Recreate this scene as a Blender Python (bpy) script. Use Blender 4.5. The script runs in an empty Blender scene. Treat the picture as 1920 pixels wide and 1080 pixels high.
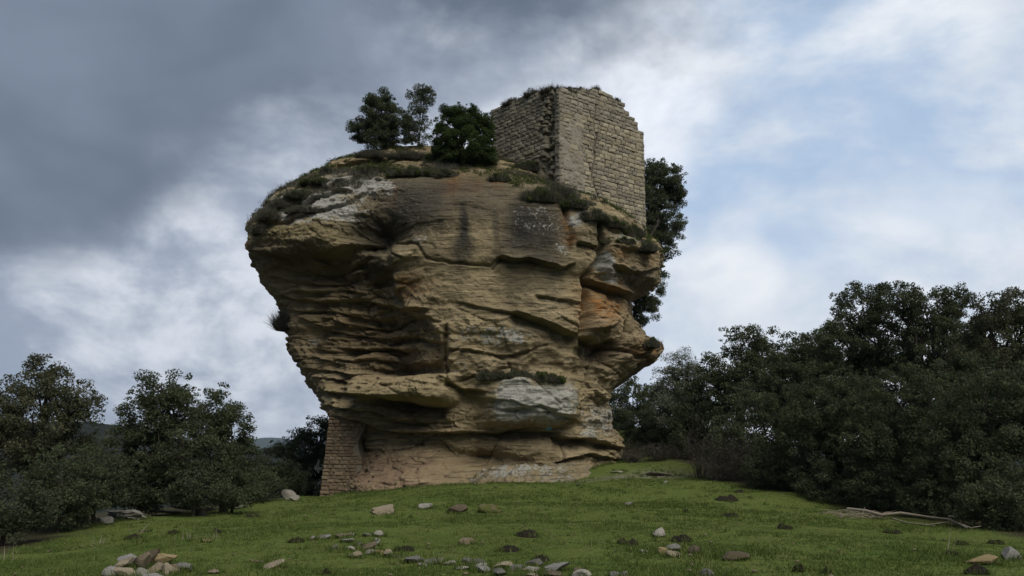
import bpy, bmesh, math, random
import numpy as np

# ------------------------------------------------------------------ camera, sky, sun, exposure
sc = bpy.context.scene
COL = sc.collection
F_PX, PITCH, EYE = 1663.0, math.radians(10.6), 1.6        # focal length in 1920-wide pixels, tilt up, eye height
cam = bpy.data.cameras.new('camera'); camo = bpy.data.objects.new('camera', cam); COL.objects.link(camo)
cam.sensor_width = 36.0; cam.lens = 36.0*F_PX/1920.0; cam.clip_end = 30000; cam.clip_start = 0.1
camo.location = (0, 0, EYE); camo.rotation_euler = (math.pi/2 + PITCH, 0, 0)
sc.camera = camo
sc.view_settings.view_transform = 'Standard'; sc.view_settings.look = 'None'
sc.view_settings.gamma = 1.0; sc.view_settings.use_curve_mapping = False
sc.view_settings.exposure = 1.0
SUN_EL, SUN_AZ = math.radians(46), math.radians(152)       # azimuth clockwise from +Y: behind the viewer, to the right
world = bpy.data.worlds.new('World'); sc.world = world; world.use_nodes = True


class NT:
    """small helper to write node trees"""
    def __init__(self, tree):
        self.t = tree; self.n = tree.nodes; self.l = tree.links
    def new(self, typ, **kw):
        nd = self.n.new(typ)
        for k, v in kw.items(): setattr(nd, k, v)
        return nd
    def put(self, sock, val):
        if val is None: return
        if isinstance(val, bpy.types.NodeSocket): self.l.new(val, sock)
        else:
            try: sock.default_value = val
            except Exception:
                sock.default_value = tuple(val)+(1.0,) if len(val) == 3 else val
    def math(self, op, a, b=None, c=None, clamp=False):
        nd = self.new('ShaderNodeMath', operation=op, use_clamp=clamp)
        for s, v in zip(nd.inputs, (a, b, c)): self.put(s, v)
        return nd.outputs[0]
    def vmath(self, op, a, b=None, scale=None):
        nd = self.new('ShaderNodeVectorMath', operation=op)
        self.put(nd.inputs[0], a); self.put(nd.inputs[1], b)
        if scale is not None: self.put(nd.inputs['Scale'], scale)
        return nd.outputs['Value'] if op in ('LENGTH', 'DOT_PRODUCT') else nd.outputs[0]
    def noise(self, vec, scale, detail=4, rough=0.55, dist=0.0):
        nd = self.new('ShaderNodeTexNoise')
        self.put(nd.inputs['Vector'], vec); self.put(nd.inputs['Scale'], scale)
        nd.inputs['Detail'].default_value = detail; nd.inputs['Roughness'].default_value = rough
        nd.inputs['Distortion'].default_value = dist
        return nd.outputs['Fac']
    def smooth(self, x, lo, hi, a=0.0, b=1.0):
        nd = self.new('ShaderNodeMapRange', interpolation_type='SMOOTHSTEP')
        self.put(nd.inputs[0], x); nd.inputs[1].default_value = lo; nd.inputs[2].default_value = hi
        nd.inputs[3].default_value = a; nd.inputs[4].default_value = b
        return nd.outputs[0]
    def mix(self, fac, a, b, mode='MIX'):
        nd = self.new('ShaderNodeMix', data_type='RGBA', blend_type=mode)
        self.put(nd.inputs['Factor'], fac); self.put(nd.inputs[6], a); self.put(nd.inputs[7], b)
        return nd.outputs[2]
    def mapping(self, vec, scale=(1, 1, 1), loc=(0, 0, 0)):
        nd = self.new('ShaderNodeMapping')
        self.put(nd.inputs['Vector'], vec); nd.inputs['Scale'].default_value = scale; nd.inputs['Location'].default_value = loc
        return nd.outputs[0]


def build_world():
    g = NT(world.node_tree); g.n.clear()
    out = g.new('ShaderNodeOutputWorld'); bg = g.new('ShaderNodeBackground')
    sky = g.new('ShaderNodeTexSky', sky_type='NISHITA')
    sky.sun_disc = False; sky.sun_elevation = SUN_EL; sky.sun_rotation = SUN_AZ
    sky.air_density = 1.0; sky.dust_density = 1.5; sky.altitude = 300
    d = g.new('ShaderNodeTexCoord').outputs['Generated']
    sep = g.new('ShaderNodeSeparateXYZ'); g.put(sep.inputs[0], d)
    dx, dy, dz = sep.outputs
    h = g.math('ADD', g.math('MAXIMUM', dz, 0.0), 0.05)
    qx = g.math('DIVIDE', dx, h); qy = g.math('DIVIDE', dy, h)
    cmb = g.new('ShaderNodeCombineXYZ'); g.put(cmb.inputs[0], qx); g.put(cmb.inputs[1], qy)
    q = cmb.outputs[0]
    # cloud plane: a dark stratus deck overhead and to the left, its edge running off to the right
    w1 = g.noise(g.mapping(d, (1, 1, 1.35), (2.2, 1.0, 0.7)), 2.6, 5, 0.55, 0.2); w2 = g.noise(g.mapping(d, (1, 1, 1.35), (7.3, 2.1, 0)), 8.5, 6, 0.6, 0.2)
    f = g.math('ADD', g.math('MULTIPLY', qx, 0.48), g.math('MULTIPLY', qy, 0.53))
    f = g.math('ADD', f, g.math('MULTIPLY', g.math('SUBTRACT', w1, 0.5), 1.05))
    f = g.math('ADD', f, g.math('MULTIPLY', g.math('SUBTRACT', w2, 0.5), 0.55))
    deck = g.smooth(f, 0.70, 1.32, 1.0, 0.0)
    # billow shading inside the deck and in the broken cloud beyond its edge
    bil = g.noise(g.mapping(d, (1, 1, 1.8)), 3.0, 4, 0.5, 0.3)
    bil2 = g.noise(g.mapping(d, (1, 1, 1.5), (3, 1, 5)), 6.5, 7, 0.58, 0.25)
    dark = g.mix(g.smooth(bil, 0.30, 0.70), (1.0, 1.30, 1.78), (1.7, 2.06, 2.7))
    bright = g.mix(g.smooth(bil2, 0.30, 0.70), (3.9, 4.4, 5.3), (7.4, 7.7, 8.2))
    left = g.smooth(g.math('ADD', dx, g.math('MULTIPLY', g.math('SUBTRACT', w1, 0.5), 0.3)), -0.30, 0.10, 1.0, 0.0)
    lowdark = g.math('MULTIPLY', left, g.smooth(bil2, 0.66, 0.42, 0.42, 1.0))
    bright = g.mix(g.math('MULTIPLY', lowdark, 0.9), bright, (2.25, 2.68, 3.45))
    # thin veil over blue on the clear side
    veil = g.noise(g.mapping(d, (1.0, 1.0, 1.9), (1.7, 0.4, 0)), 4.2, 6, 0.58, 0.15)
    veilm = g.smooth(veil, 0.34, 0.66, 0.22, 1.0)
    clear = g.smooth(g.math('ADD', dx, g.math('MULTIPLY', g.math('SUBTRACT', w1, 0.5), 0.5)), 0.10, 0.27)
    lowhaze = g.smooth(g.math('ADD', dz, g.math('MULTIPLY', g.math('SUBTRACT', bil, 0.5), 0.35)), 0.32, 0.16)
    veilm = g.math('MAXIMUM', veilm, g.math('MULTIPLY', lowhaze, g.smooth(bil2, 0.25, 0.6, 0.7, 1.0)))
    blue = g.mix(1.0, sky.outputs[0], (0.52, 0.62, 0.86, 1), 'MULTIPLY')
    blue = g.mix(0.75, blue, (3.0, 4.35, 6.1))
    thin = g.mix(veilm, blue, g.mix(g.smooth(bil2, 0.3, 0.7), (5.1, 5.55, 6.2), (6.7, 6.95, 7.3)))
    sk = g.mix(clear, bright, thin)
    sk = g.mix(deck, sk, dark)
    g.put(bg.inputs['Color'], sk); bg.inputs['Strength'].default_value = 0.066
    g.l.new(bg.outputs[0], out.inputs['Surface'])
build_world()
sunl = bpy.data.lights.new('sun', 'SUN'); sunl.energy = 1.5; sunl.angle = math.radians(45); sunl.color = (1.0, 0.95, 0.86)
suno = bpy.data.objects.new('sun', sunl); COL.objects.link(suno)
suno.rotation_euler = (math.pi/2 - SUN_EL, 0, math.pi - SUN_AZ)

# ------------------------------------------------------------------ helpers
rng = np.random.default_rng(7)
CT, ST = math.cos(PITCH), math.sin(PITCH)
def ray(u, v):
    cx, cy = (u-960)/F_PX, (540-v)/F_PX
    return np.array([cx, CT - cy*ST, ST + cy*CT])
def P(u, v, Y):                                   # the point seen at (u, v) that stands Y metres ahead
    d = ray(u, v); t = Y/d[1]
    return np.array([d[0]*t, Y, EYE + d[2]*t])
def proj(x, y, z):
    zz = z-EYE; dep = y*CT + zz*ST; up = -y*ST + zz*CT
    return 960 + F_PX*x/dep, 540 - F_PX*up/dep

def _hash(ix, iy, iz, seed):
    h = (ix*374761393 + iy*668265263 + iz*2147483647 + seed*1274126177) & 0xffffffff
    h = ((h ^ (h >> 13))*1274126177) & 0xffffffff
    h = ((h ^ (h >> 16))*2246822519) & 0xffffffff
    return ((h ^ (h >> 15)) & 0xffffff)/float(0xffffff)
def vnoise(x, y, z, seed=0):                      # value noise, about -1..1
    x, y, z = np.broadcast_arrays(np.asarray(x, float), np.asarray(y, float), np.asarray(z, float))
    ix, iy, iz = np.floor(x).astype(np.int64), np.floor(y).astype(np.int64), np.floor(z).astype(np.int64)
    fx, fy, fz = x-ix, y-iy, z-iz
    fx, fy, fz = [t*t*t*(t*(t*6-15)+10) for t in (fx, fy, fz)]
    r = 0
    for a in (0, 1):
        wa = fx if a else 1-fx
        for b in (0, 1):
            wb = fy if b else 1-fy
            for c in (0, 1):
                r = r + wa*wb*(fz if c else 1-fz)*_hash(ix+a, iy+b, iz+c, seed)
    return r*2-1
def fbm(x, y, z, oct=4, seed=0, gain=0.5):
    a, s, tot = 1.0, 0, 0
    for o in range(oct):
        s = s + a*vnoise(x*2**o+o*17.3, y*2**o+o*5.1, z*2**o+o*9.7, seed+o); tot += a; a *= gain
    return s/tot
def sstep(x, lo, hi):
    t = np.clip((x-lo)/(hi-lo), 0, 1); return t*t*(3-2*t)

def mesh_np(name, verts, faces, mat=None, smooth=False, attrs=None):
    """verts (n,3); faces (m,3) or (m,4) or a list of such arrays"""
    me = bpy.data.meshes.new(name)
    if not isinstance(faces, list): faces = [faces]
    faces = [np.asarray(f, np.int32) for f in faces if len(f)]
    verts = np.asarray(verts, np.float32)
    me.vertices.add(len(verts)); me.vertices.foreach_set('co', verts.ravel())
    nl = sum(f.size for f in faces); nf = sum(len(f) for f in faces)
    me.loops.add(nl); me.polygons.add(nf)
    me.loops.foreach_set('vertex_index', np.concatenate([f.ravel() for f in faces]))
    tot = np.concatenate([np.full(len(f), f.shape[1], np.int32) for f in faces])
    st = np.concatenate([[0], np.cumsum(tot)[:-1]]).astype(np.int32)
    me.polygons.foreach_set('loop_start', st)
    me.polygons.foreach_set('use_smooth', np.full(nf, smooth))
    for k, arr in (attrs or {}).items():
        arr = np.asarray(arr, np.float32)
        if arr.ndim == 1:
            at = me.attributes.new(k, 'FLOAT', 'POINT'); at.data.foreach_set('value', arr)
        else:
            if arr.shape[1] == 3: arr = np.hstack([arr, np.ones((len(arr), 1), np.float32)])
            at = me.attributes.new(k, 'FLOAT_COLOR', 'POINT'); at.data.foreach_set('color', arr.ravel())
    me.update(calc_edges=True); me.validate()
    if mat: me.materials.append(mat)
    return me
def link(name, data, parent=None, loc=(0, 0, 0), label=None, cat=None, group=None, kind=None):
    o = bpy.data.objects.new(name, data); COL.objects.link(o); o.location = loc
    if parent is not None: o.parent = parent
    if label: o['label'] = label
    if cat: o['category'] = cat
    if group: o['group'] = group
    if kind: o['kind'] = kind
    return o

def mat(name, rough=0.9, spec=0.2):
    m = bpy.data.materials.new(name); m.use_nodes = True
    g = NT(m.node_tree); b = g.n['Principled BSDF']
    b.inputs['Roughness'].default_value = rough; b.inputs['Specular IOR Level'].default_value = spec
    return m, g, b
def bump(g, b, height, strength=0.5, dist=0.02):
    nd = g.new('ShaderNodeBump'); nd.inputs['Strength'].default_value = strength; nd.inputs['Distance'].default_value = dist
    g.put(nd.inputs['Height'], height); g.l.new(nd.outputs[0], b.inputs['Normal'])
def attr(g, name, out='Color'):
    nd = g.new('ShaderNodeAttribute'); nd.attribute_name = name; return nd.outputs[out]
def sep3(g, c):
    nd = g.new('ShaderNodeSeparateColor'); g.put(nd.inputs[0], c); return nd.outputs
def geo_pos(g): return g.new('ShaderNodeNewGeometry').outputs['Position']
def obj_co(g): return g.new('ShaderNodeTexCoord').outputs['Object']
def obj_rand(g): return g.new('ShaderNodeObjectInfo').outputs['Random']

# ------------------------------------------------------------------ materials
def m_leaf(name, c0, c1, c2=None, transl=0.25):
    m, g, b = mat(name, 0.7, 0.16)
    v = attr(g, 'var', 'Fac')
    col = g.mix(v, c0, c1)
    if c2: col = g.mix(g.smooth(v, 0.82, 1.0), col, c2)
    n = g.noise(geo_pos(g), 0.9, 3)
    col = g.mix(g.smooth(n, 0.3, 0.7, 0.0, 0.35), col, g.mix(1.0, col, (0.55, 0.6, 0.6), 'MULTIPLY'))
    g.put(b.inputs['Base Color'], col)
    tr = g.new('ShaderNodeBsdfTranslucent'); g.put(tr.inputs['Color'], col)
    mx = g.new('ShaderNodeMixShader'); mx.inputs[0].default_value = transl
    g.l.new(b.outputs[0], mx.inputs[1]); g.l.new(tr.outputs[0], mx.inputs[2])
    g.l.new(mx.outputs[0], g.n['Material Output'].inputs['Surface'])
    return m
M = {}
M['oak'] = m_leaf('holm_oak_leaves', (0.052, 0.068, 0.032), (0.108, 0.126, 0.066), (0.16, 0.17, 0.10), 0.42)
M['oak_brown'] = m_leaf('browned_oak_leaves', (0.058, 0.065, 0.033), (0.122, 0.124, 0.068), (0.17, 0.158, 0.095), 0.42)
M['laurel'] = m_leaf('bright_evergreen_leaves', (0.03, 0.052, 0.013), (0.066, 0.10, 0.026), (0.095, 0.13, 0.04), 0.35)
M['shrub'] = m_leaf('shrub_leaves', (0.04, 0.052, 0.025), (0.09, 0.10, 0.055), (0.14, 0.145, 0.09), 0.3)
M['ivy'] = m_leaf('ledge_greenery', (0.035, 0.05, 0.012), (0.095, 0.12, 0.028), (0.16, 0.17, 0.05))
M['heather'] = m_leaf('dry_heather', (0.05, 0.05, 0.034), (0.12, 0.112, 0.082), (0.19, 0.17, 0.13), 0.2)
M['blossom'] = m_leaf('pale_lichened_twigs', (0.10, 0.115, 0.075), (0.22, 0.24, 0.17), (0.38, 0.40, 0.32))
M['grass'] = m_leaf('turf_blades', (0.068, 0.105, 0.020), (0.138, 0.185, 0.046), (0.26, 0.24, 0.10), 0.35)
M['drygrass'] = m_leaf('dry_stalks', (0.16, 0.14, 0.095), (0.30, 0.27, 0.20), None, 0.1)

def m_bark():
    m, g, b = mat('bark', 0.95, 0.1)
    p = geo_pos(g); n = g.noise(g.mapping(p, (14, 14, 3)), 1.0, 5)
    g.put(b.inputs['Base Color'], g.mix(n, (0.022, 0.019, 0.016), (0.075, 0.066, 0.052)))
    bump(g, b, n, 0.6, 0.03); return m
M['bark'] = m_bark()
def m_deadwood():
    m, g, b = mat('bleached_wood', 0.9, 0.15)
    n = g.noise(g.mapping(obj_co(g), (3, 20, 20)), 1.0, 4)
    g.put(b.inputs['Base Color'], g.mix(n, (0.13, 0.105, 0.075), (0.36, 0.31, 0.24)))
    bump(g, b, n, 0.5, 0.01); return m
M['deadwood'] = m_deadwood()

def m_rock():
    m, g, b = mat('sandstone_cliff', 0.95, 0.12)
    p = geo_pos(g)
    A = sep3(g, attr(g, 'stain_shade')); B = sep3(g, attr(g, 'tint'))
    nbig = g.noise(p, 0.45, 4, 0.6); nmid = g.noise(p, 1.9, 5, 0.62, 0.3)
    strata = g.noise(g.mapping(p, (0.35, 0.35, 3.6)), 1.0, 6, 0.65, 0.25)
    fine = g.noise(p, 9.0, 6, 0.7); grain = g.noise(p, 38.0, 4, 0.7)
    col = g.mix(g.smooth(strata, 0.3, 0.7), (0.25, 0.20, 0.118), (0.445, 0.365, 0.23))
    cv = attr(g, 'cell', 'Fac')
    col = g.mix(1.0, col, g.mix(cv, (0.78, 0.76, 0.74), (1.2, 1.19, 1.15)), 'MULTIPLY')
    col = g.mix(g.smooth(nbig, 0.35, 0.68), col, g.mix(0.4, col, (0.43, 0.345, 0.19)))
    col = g.mix(g.math('MULTIPLY', g.smooth(nmid, 0.52, 0.72), 0.5), col, (0.20, 0.165, 0.115))
    col = g.mix(g.math('MULTIPLY', B[0], g.smooth(nmid, 0.25, 0.6, 0.45, 1.0)), col, (0.27, 0.185, 0.12))      # reddish soft base
    col = g.mix(g.math('MULTIPLY', B[1], g.smooth(fine, 0.2, 0.7, 0.55, 0.95)), col, g.mix(strata, (0.19, 0.135, 0.075), (0.40, 0.295, 0.165)))  # brown bedded part
    orange = g.math('MULTIPLY', A[1], g.smooth(g.noise(p, 3.3, 5, 0.7), 0.34, 0.58))
    col = g.mix(orange, col, g.mix(nmid, (0.33, 0.135, 0.03), (0.42, 0.20, 0.06)))
    streak = g.noise(g.mapping(p, (3.2, 3.2, 0.5)), 1.0, 5, 0.65)
    blk = g.math('MULTIPLY', A[0], g.smooth(g.math('ADD', g.math('MULTIPLY', streak, 0.6), g.math('MULTIPLY', fine, 0.4)), 0.14, 0.42))
    col = g.mix(blk, col, g.mix(fine, (0.018, 0.018, 0.017), (0.075, 0.070, 0.060)))
    gen = g.math('MULTIPLY', g.smooth(streak, 0.55, 0.75), 0.35)
    col = g.mix(gen, col, (0.10, 0.088, 0.065))
    thinl = g.noise(g.mapping(p, (0.7, 0.7, 9.0)), 1.0, 5, 0.6, 0.6)
    col = g.mix(g.smooth(thinl, 0.61, 0.68, 0.0, 0.3), col, (0.085, 0.068, 0.045))
    # crusts of pale lichen: rounded spots with crisp rims
    vo = g.new('ShaderNodeTexVoronoi', feature='F1'); g.put(vo.inputs['Vector'], p)
    vo.inputs['Scale'].default_value = 5.0
    lich = g.math('ADD', g.math('MULTIPLY', A[2], 0.95), g.math('MULTIPLY', g.math('SUBTRACT', fine, 0.5), 1.1))
    lich = g.math('ADD', lich, g.math('MULTIPLY', g.math('SUBTRACT', nmid, 0.5), 0.8))
    lich = g.math('SUBTRACT', lich, g.math('MULTIPLY', vo.outputs['Distance'], 0.25))
    lm = g.smooth(lich, 0.34, 0.52)
    col = g.mix(g.math('MULTIPLY', lm, 0.9), col, g.mix(g.smooth(grain, 0.35, 0.65), (0.30, 0.295, 0.265), (0.58, 0.57, 0.52)))
    spk = g.math('MULTIPLY', g.smooth(g.noise(p, 13.0, 3, 0.5), 0.66, 0.72), 0.5)
    col = g.mix(spk, col, (0.48, 0.46, 0.40))
    moss = g.math('MULTIPLY', B[2], g.smooth(fine, 0.38, 0.62))
    col = g.mix(moss, col, (0.085, 0.088, 0.025))
    col = g.mix(1.0, col, g.mix(grain, (0.74, 0.74, 0.74), (1.2, 1.2, 1.2)), 'MULTIPLY')
    g.put(b.inputs['Base Color'], col)
    hgt = g.math('ADD', g.math('MULTIPLY', fine, 1.0), g.math('MULTIPLY', grain, 0.35))
    hgt = g.math('ADD', hgt, g.math('MULTIPLY', strata, 1.2))
    bump(g, b, g.math('SUBTRACT', hgt, g.math('MULTIPLY', g.smooth(thinl, 0.56, 0.66), 0.8)), 1.0, 0.12); return m
M['rock'] = m_rock()

def m_stone(name, c0, c1, lichen=0.5, bias=0.0, world=False, scale=1.0):
    m, g, b = mat(name, 0.93, 0.15)
    p = geo_pos(g)
    r = obj_rand(g)
    n = g.noise(p, 5.0*scale, 5, 0.65); f = g.noise(p, 26.0*scale, 5, 0.7); big = g.noise(p, 0.7, 4, 0.6)
    t = g.math('ADD', g.math('MULTIPLY', r, 0.6), g.math('MULTIPLY', n, 0.55))
    col = g.mix(g.smooth(t, 0.2, 0.9), c0, c1)
    col = g.mix(g.smooth(f, 0.35, 0.7, 0.0, 0.45), col, g.mix(1.0, col, (0.55, 0.52, 0.48), 'MULTIPLY'))
    l = g.math('ADD', g.math('MULTIPLY', g.noise(p, 9.0*scale, 5, 0.7), 0.7), g.math('MULTIPLY', big, 0.35))
    col = g.mix(g.smooth(l, 0.66-0.2*lichen, 0.80-0.2*lichen, 0.0, 0.8), col, g.mix(f, (0.30, 0.295, 0.26), (0.50, 0.49, 0.44)))
    dk = g.noise(g.mapping(p, (1.6, 1.6, 0.7)), 1.0, 4, 0.6)
    col = g.mix(g.smooth(dk, 0.55, 0.75, 0.0, 0.55), col, (0.07, 0.065, 0.058))
    g.put(b.inputs['Base Color'], col)
    bump(g, b, g.math('ADD', f, g.math('MULTIPLY', n, 1.2)), 0.7, 0.03)
    return m
M['ashlar'] = m_stone('tower_ashlar', (0.25, 0.218, 0.147), (0.375, 0.335, 0.24), 0.3)
M['ashlar_grey'] = m_stone('tower_ashlar_greyed', (0.20, 0.18, 0.135), (0.33, 0.30, 0.23), 0.4)
M['mortar'] = m_stone('rubble_core', (0.15, 0.13, 0.095), (0.26, 0.228, 0.17), 0.1)
M['plaster'] = m_stone('weathered_render', (0.20, 0.183, 0.145), (0.33, 0.305, 0.24), 0.35, scale=1.6)
M['pier'] = m_stone('pier_masonry', (0.155, 0.112, 0.07), (0.255, 0.19, 0.122), 0.05)
M['field_grey'] = m_stone('grey_fieldstone', (0.13, 0.125, 0.11), (0.27, 0.262, 0.24), 0.3, scale=2)
M['field_tan'] = m_stone('tan_fieldstone', (0.18, 0.145, 0.095), (0.33, 0.28, 0.20), 0.2, scale=2)
M['field_brown'] = m_stone('brown_fieldstone', (0.085, 0.068, 0.046), (0.18, 0.145, 0.10), 0.05, scale=2)
M['field_pale'] = m_stone('pale_fieldstone', (0.22, 0.205, 0.17), (0.38, 0.36, 0.315), 0.4, scale=2)
M['field_ochre'] = m_stone('ochre_fieldstone', (0.21, 0.155, 0.075), (0.33, 0.26, 0.14), 0.0, scale=2)
def m_moss_stone():
    m = M['field_brown'].copy(); m.name = 'mossy_stone'; g = NT(m.node_tree); b = g.n['Principled BSDF']
    src = b.inputs['Base Color'].links[0].from_socket
    n = g.noise(geo_pos(g), 6.0, 4); g.put(b.inputs['Base Color'], g.mix(g.smooth(n, 0.35, 0.6), src, (0.10, 0.11, 0.03)))
    return m
M['field_moss'] = m_moss_stone()

def m_soil():
    m, g, b = mat('dark_soil', 1.0, 0.05)
    p = geo_pos(g); n = g.noise(p, 30, 5, 0.7)
    g.put(b.inputs['Base Color'], g.mix(n, (0.012, 0.010, 0.008), (0.05, 0.042, 0.032)))
    bump(g, b, n, 1.0, 0.05); return m
M['soil'] = m_soil()

def m_ground():
    m, g, b = mat('meadow', 1.0, 0.05)
    p = geo_pos(g); big = g.noise(p, 0.22, 4, 0.6); mid = g.noise(p, 1.3, 5, 0.65); f = g.noise(p, 14.0, 5, 0.7); sp = g.noise(p, 5.0, 4, 0.6)
    c = g.mix(g.smooth(f, 0.3, 0.7), (0.066, 0.096, 0.020), (0.135, 0.17, 0.046))
    c = g.mix(g.smooth(mid, 0.42, 0.72, 0.0, 0.55), c, (0.13, 0.135, 0.045))
    c = g.mix(g.smooth(big, 0.5, 0.7, 0.0, 0.5), c, (0.045, 0.085, 0.012))
    c = g.mix(g.smooth(sp, 0.60, 0.70, 0.0, 0.9), c, (0.065, 0.050, 0.030))
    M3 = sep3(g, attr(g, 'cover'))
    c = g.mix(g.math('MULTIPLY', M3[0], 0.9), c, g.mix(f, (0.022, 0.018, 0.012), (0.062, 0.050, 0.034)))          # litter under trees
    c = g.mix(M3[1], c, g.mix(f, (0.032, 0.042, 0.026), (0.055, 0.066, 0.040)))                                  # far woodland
    rk = g.math('MULTIPLY', M3[2], g.smooth(g.math('ADD', g.math('MULTIPLY', sp, 0.5), g.math('MULTIPLY', f, 0.5)), 0.38, 0.52))
    c = g.mix(rk, c, g.mix(f, (0.11, 0.095, 0.07), (0.27, 0.245, 0.195)))
    g.put(b.inputs['Base Color'], c)
    bump(g, b, g.math('ADD', f, mid), 0.8, 0.06); return m
M['ground'] = m_ground()
def m_hill(name, c0, c1, sc_):
    m, g, b = mat(name, 1.0, 0.0)
    n = g.noise(geo_pos(g), sc_, 6, 0.7); g.put(b.inputs['Base Color'], g.mix(n, c0, c1)); bump(g, b, n, 1.0, 0.4/sc_); return m
M['hill_near'] = m_hill('near_wooded_hill', (0.014, 0.018, 0.015), (0.038, 0.044, 0.034), 0.2)
M['hill_far'] = m_hill('far_wooded_hill', (0.035, 0.048, 0.032), (0.09, 0.10, 0.07), 0.01)
def m_paint():
    m, g, b = mat('faded_blue_paint', 0.9, 0.1)
    n = g.noise(geo_pos(g), 18, 4); g.put(b.inputs['Base Color'], g.mix(n, (0.10, 0.26, 0.36), (0.22, 0.34, 0.38))); return m
M['paint'] = m_paint()

# ------------------------------------------------------------------ terrain
def gp(u, v, Y): q = P(u, v, Y); return (q[0], q[1], q[2])
CTRL = [gp(*a) for a in [
    (600, 930, 40), (690, 925, 38), (760, 918, 37.5), (830, 908, 36.5), (950, 905, 35.5), (1060, 902, 36), (1165, 868, 39.5), (1250, 852, 42), (1220, 800, 50),
    (1300, 900, 34), (1450, 922, 30), (1600, 962, 26), (1800, 992, 21.5), (1920, 1012, 19),
    (540, 937, 38), (440, 953, 33), (330, 962, 29), (210, 972, 25), (120, 1015, 20), (0, 1045, 16.5),
    (0, 1078, 13), (500, 1080, 11.8), (960, 1080, 11.6), (1400, 1080, 11.6), (1900, 1080, 12),
    (716, 960, 25), (920, 960, 25), (1180, 950, 26), (600, 1000, 17.5), (1380, 1000, 17.6), (1000, 1000, 17.7), (400, 1010, 17.5)]]
CTRL += [(-14, 18, -1.6), (-15, 30, -2.2), (-12, 44, -2.2), (-25, 20, -5), (-26, 45, -7), (-8, 55, -2.5), (3, 62, -2), (14, 55, 1.0), (14, 44, 1.2),
         (14, 34, 0.4), (16, 26, 0.0), (24, 30, -1), (26, 50, 0), (16, 16, -0.6), (0, 5, 0), (-8, 4, -0.3), (8, 4, -0.2), (0, -8, 0.1), (20, 0, -1), (-20, 0, -2),
         (-3, 44, -.3), (4, 44, 0.8), (-30, -25, -4), (30, -25, -3), (0, -40, -1)]
CTRL = np.array(CTRL)
def terrain(x, y):
    x = np.asarray(x, float); y = np.asarray(y, float)
    num = np.zeros(np.broadcast(x, y).shape); den = num.copy()
    for cx, cy, cz in CTRL:
        w = 1.0/((x-cx)**2+(y-cy)**2+2.0)**1.7
        num = num + w*cz; den = den + w
    z = num/den
    r = np.hypot(x, y-20)
    z = z*(1-sstep(r, 40, 110)) + sstep(r, 40, 110)*(-9) - 30*sstep(r, 90, 600) + 18*sstep(r, 60, 900)*fbm(x/260, y/260, 0.3, 3, 5)
    return z + (0.06*fbm(x*0.55, y*0.55, 0.5, 3, 3) + 0.03*fbm(x*2.3, y*2.3, 0.5, 2, 4))*(1-sstep(r, 60, 120))
def tz(x, y): return float(terrain(np.array([x]), np.array([y]))[0])
def G(u, v):                                      # where the line of sight through (u, v) meets the ground
    d = ray(u, v); t = np.arange(6, 70, 0.05)
    pts = d[None]*t[:, None]; gz = terrain(pts[:, 0], pts[:, 1])
    k = np.argmax(EYE+pts[:, 2] < gz)
    if EYE+pts[k, 2] >= gz[k]: k = len(t)-1
    return np.array([pts[k, 0], pts[k, 1], gz[k]])
EDGE_R = np.array([gp(*a)[:2] for a in [(1245, 856, 41.5), (1300, 892, 35), (1450, 922, 30), (1600, 962, 26), (1800, 992, 21.5), (1920, 1012, 19)]])
EDGE_L = np.array([gp(*a)[:2] for a in [(0, 1045, 16.5), (120, 1015, 20), (210, 972, 25), (330, 962, 29), (440, 953, 33), (560, 935, 39)]])
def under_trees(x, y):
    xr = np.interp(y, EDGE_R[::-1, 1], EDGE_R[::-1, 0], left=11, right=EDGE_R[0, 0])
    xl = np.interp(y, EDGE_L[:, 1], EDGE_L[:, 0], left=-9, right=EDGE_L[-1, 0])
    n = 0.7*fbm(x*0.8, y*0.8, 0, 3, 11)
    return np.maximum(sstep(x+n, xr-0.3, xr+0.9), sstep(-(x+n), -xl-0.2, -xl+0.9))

def build_ground():
    def axis(lo, hi, step, far, n):
        g_ = np.geomspace(step, far, n); return np.concatenate([lo-np.cumsum(g_)[::-1], np.arange(lo, hi, step), hi+np.cumsum(g_)])
    xs = axis(-18, 18, 0.16, 2600, 34); ys = axis(8, 46, 0.16, 2600, 34)
    X, Y = np.meshgrid(xs, ys); Z = terrain(X, Y)
    nx, ny = len(xs), len(ys)
    idx = np.arange(nx*ny).reshape(ny, nx)
    f = np.stack([idx[:-1, :-1], idx[:-1, 1:], idx[1:, 1:], idx[1:, :-1]], -1).reshape(-1, 4)
    x, y = X.ravel(), Y.ravel(); r = np.hypot(x, y-20)
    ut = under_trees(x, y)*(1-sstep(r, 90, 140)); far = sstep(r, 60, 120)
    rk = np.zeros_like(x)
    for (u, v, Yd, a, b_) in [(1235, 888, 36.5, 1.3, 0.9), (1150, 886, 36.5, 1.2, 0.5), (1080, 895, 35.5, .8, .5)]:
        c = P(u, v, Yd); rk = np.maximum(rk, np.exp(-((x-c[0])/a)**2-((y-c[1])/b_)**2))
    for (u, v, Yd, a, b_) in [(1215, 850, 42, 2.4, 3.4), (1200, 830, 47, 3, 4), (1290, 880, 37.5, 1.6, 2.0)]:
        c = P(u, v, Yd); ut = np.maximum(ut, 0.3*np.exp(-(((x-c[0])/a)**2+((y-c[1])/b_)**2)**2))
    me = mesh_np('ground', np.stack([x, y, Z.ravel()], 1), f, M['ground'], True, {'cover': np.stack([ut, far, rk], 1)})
    link('ground', me, kind='structure')
build_ground()

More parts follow.
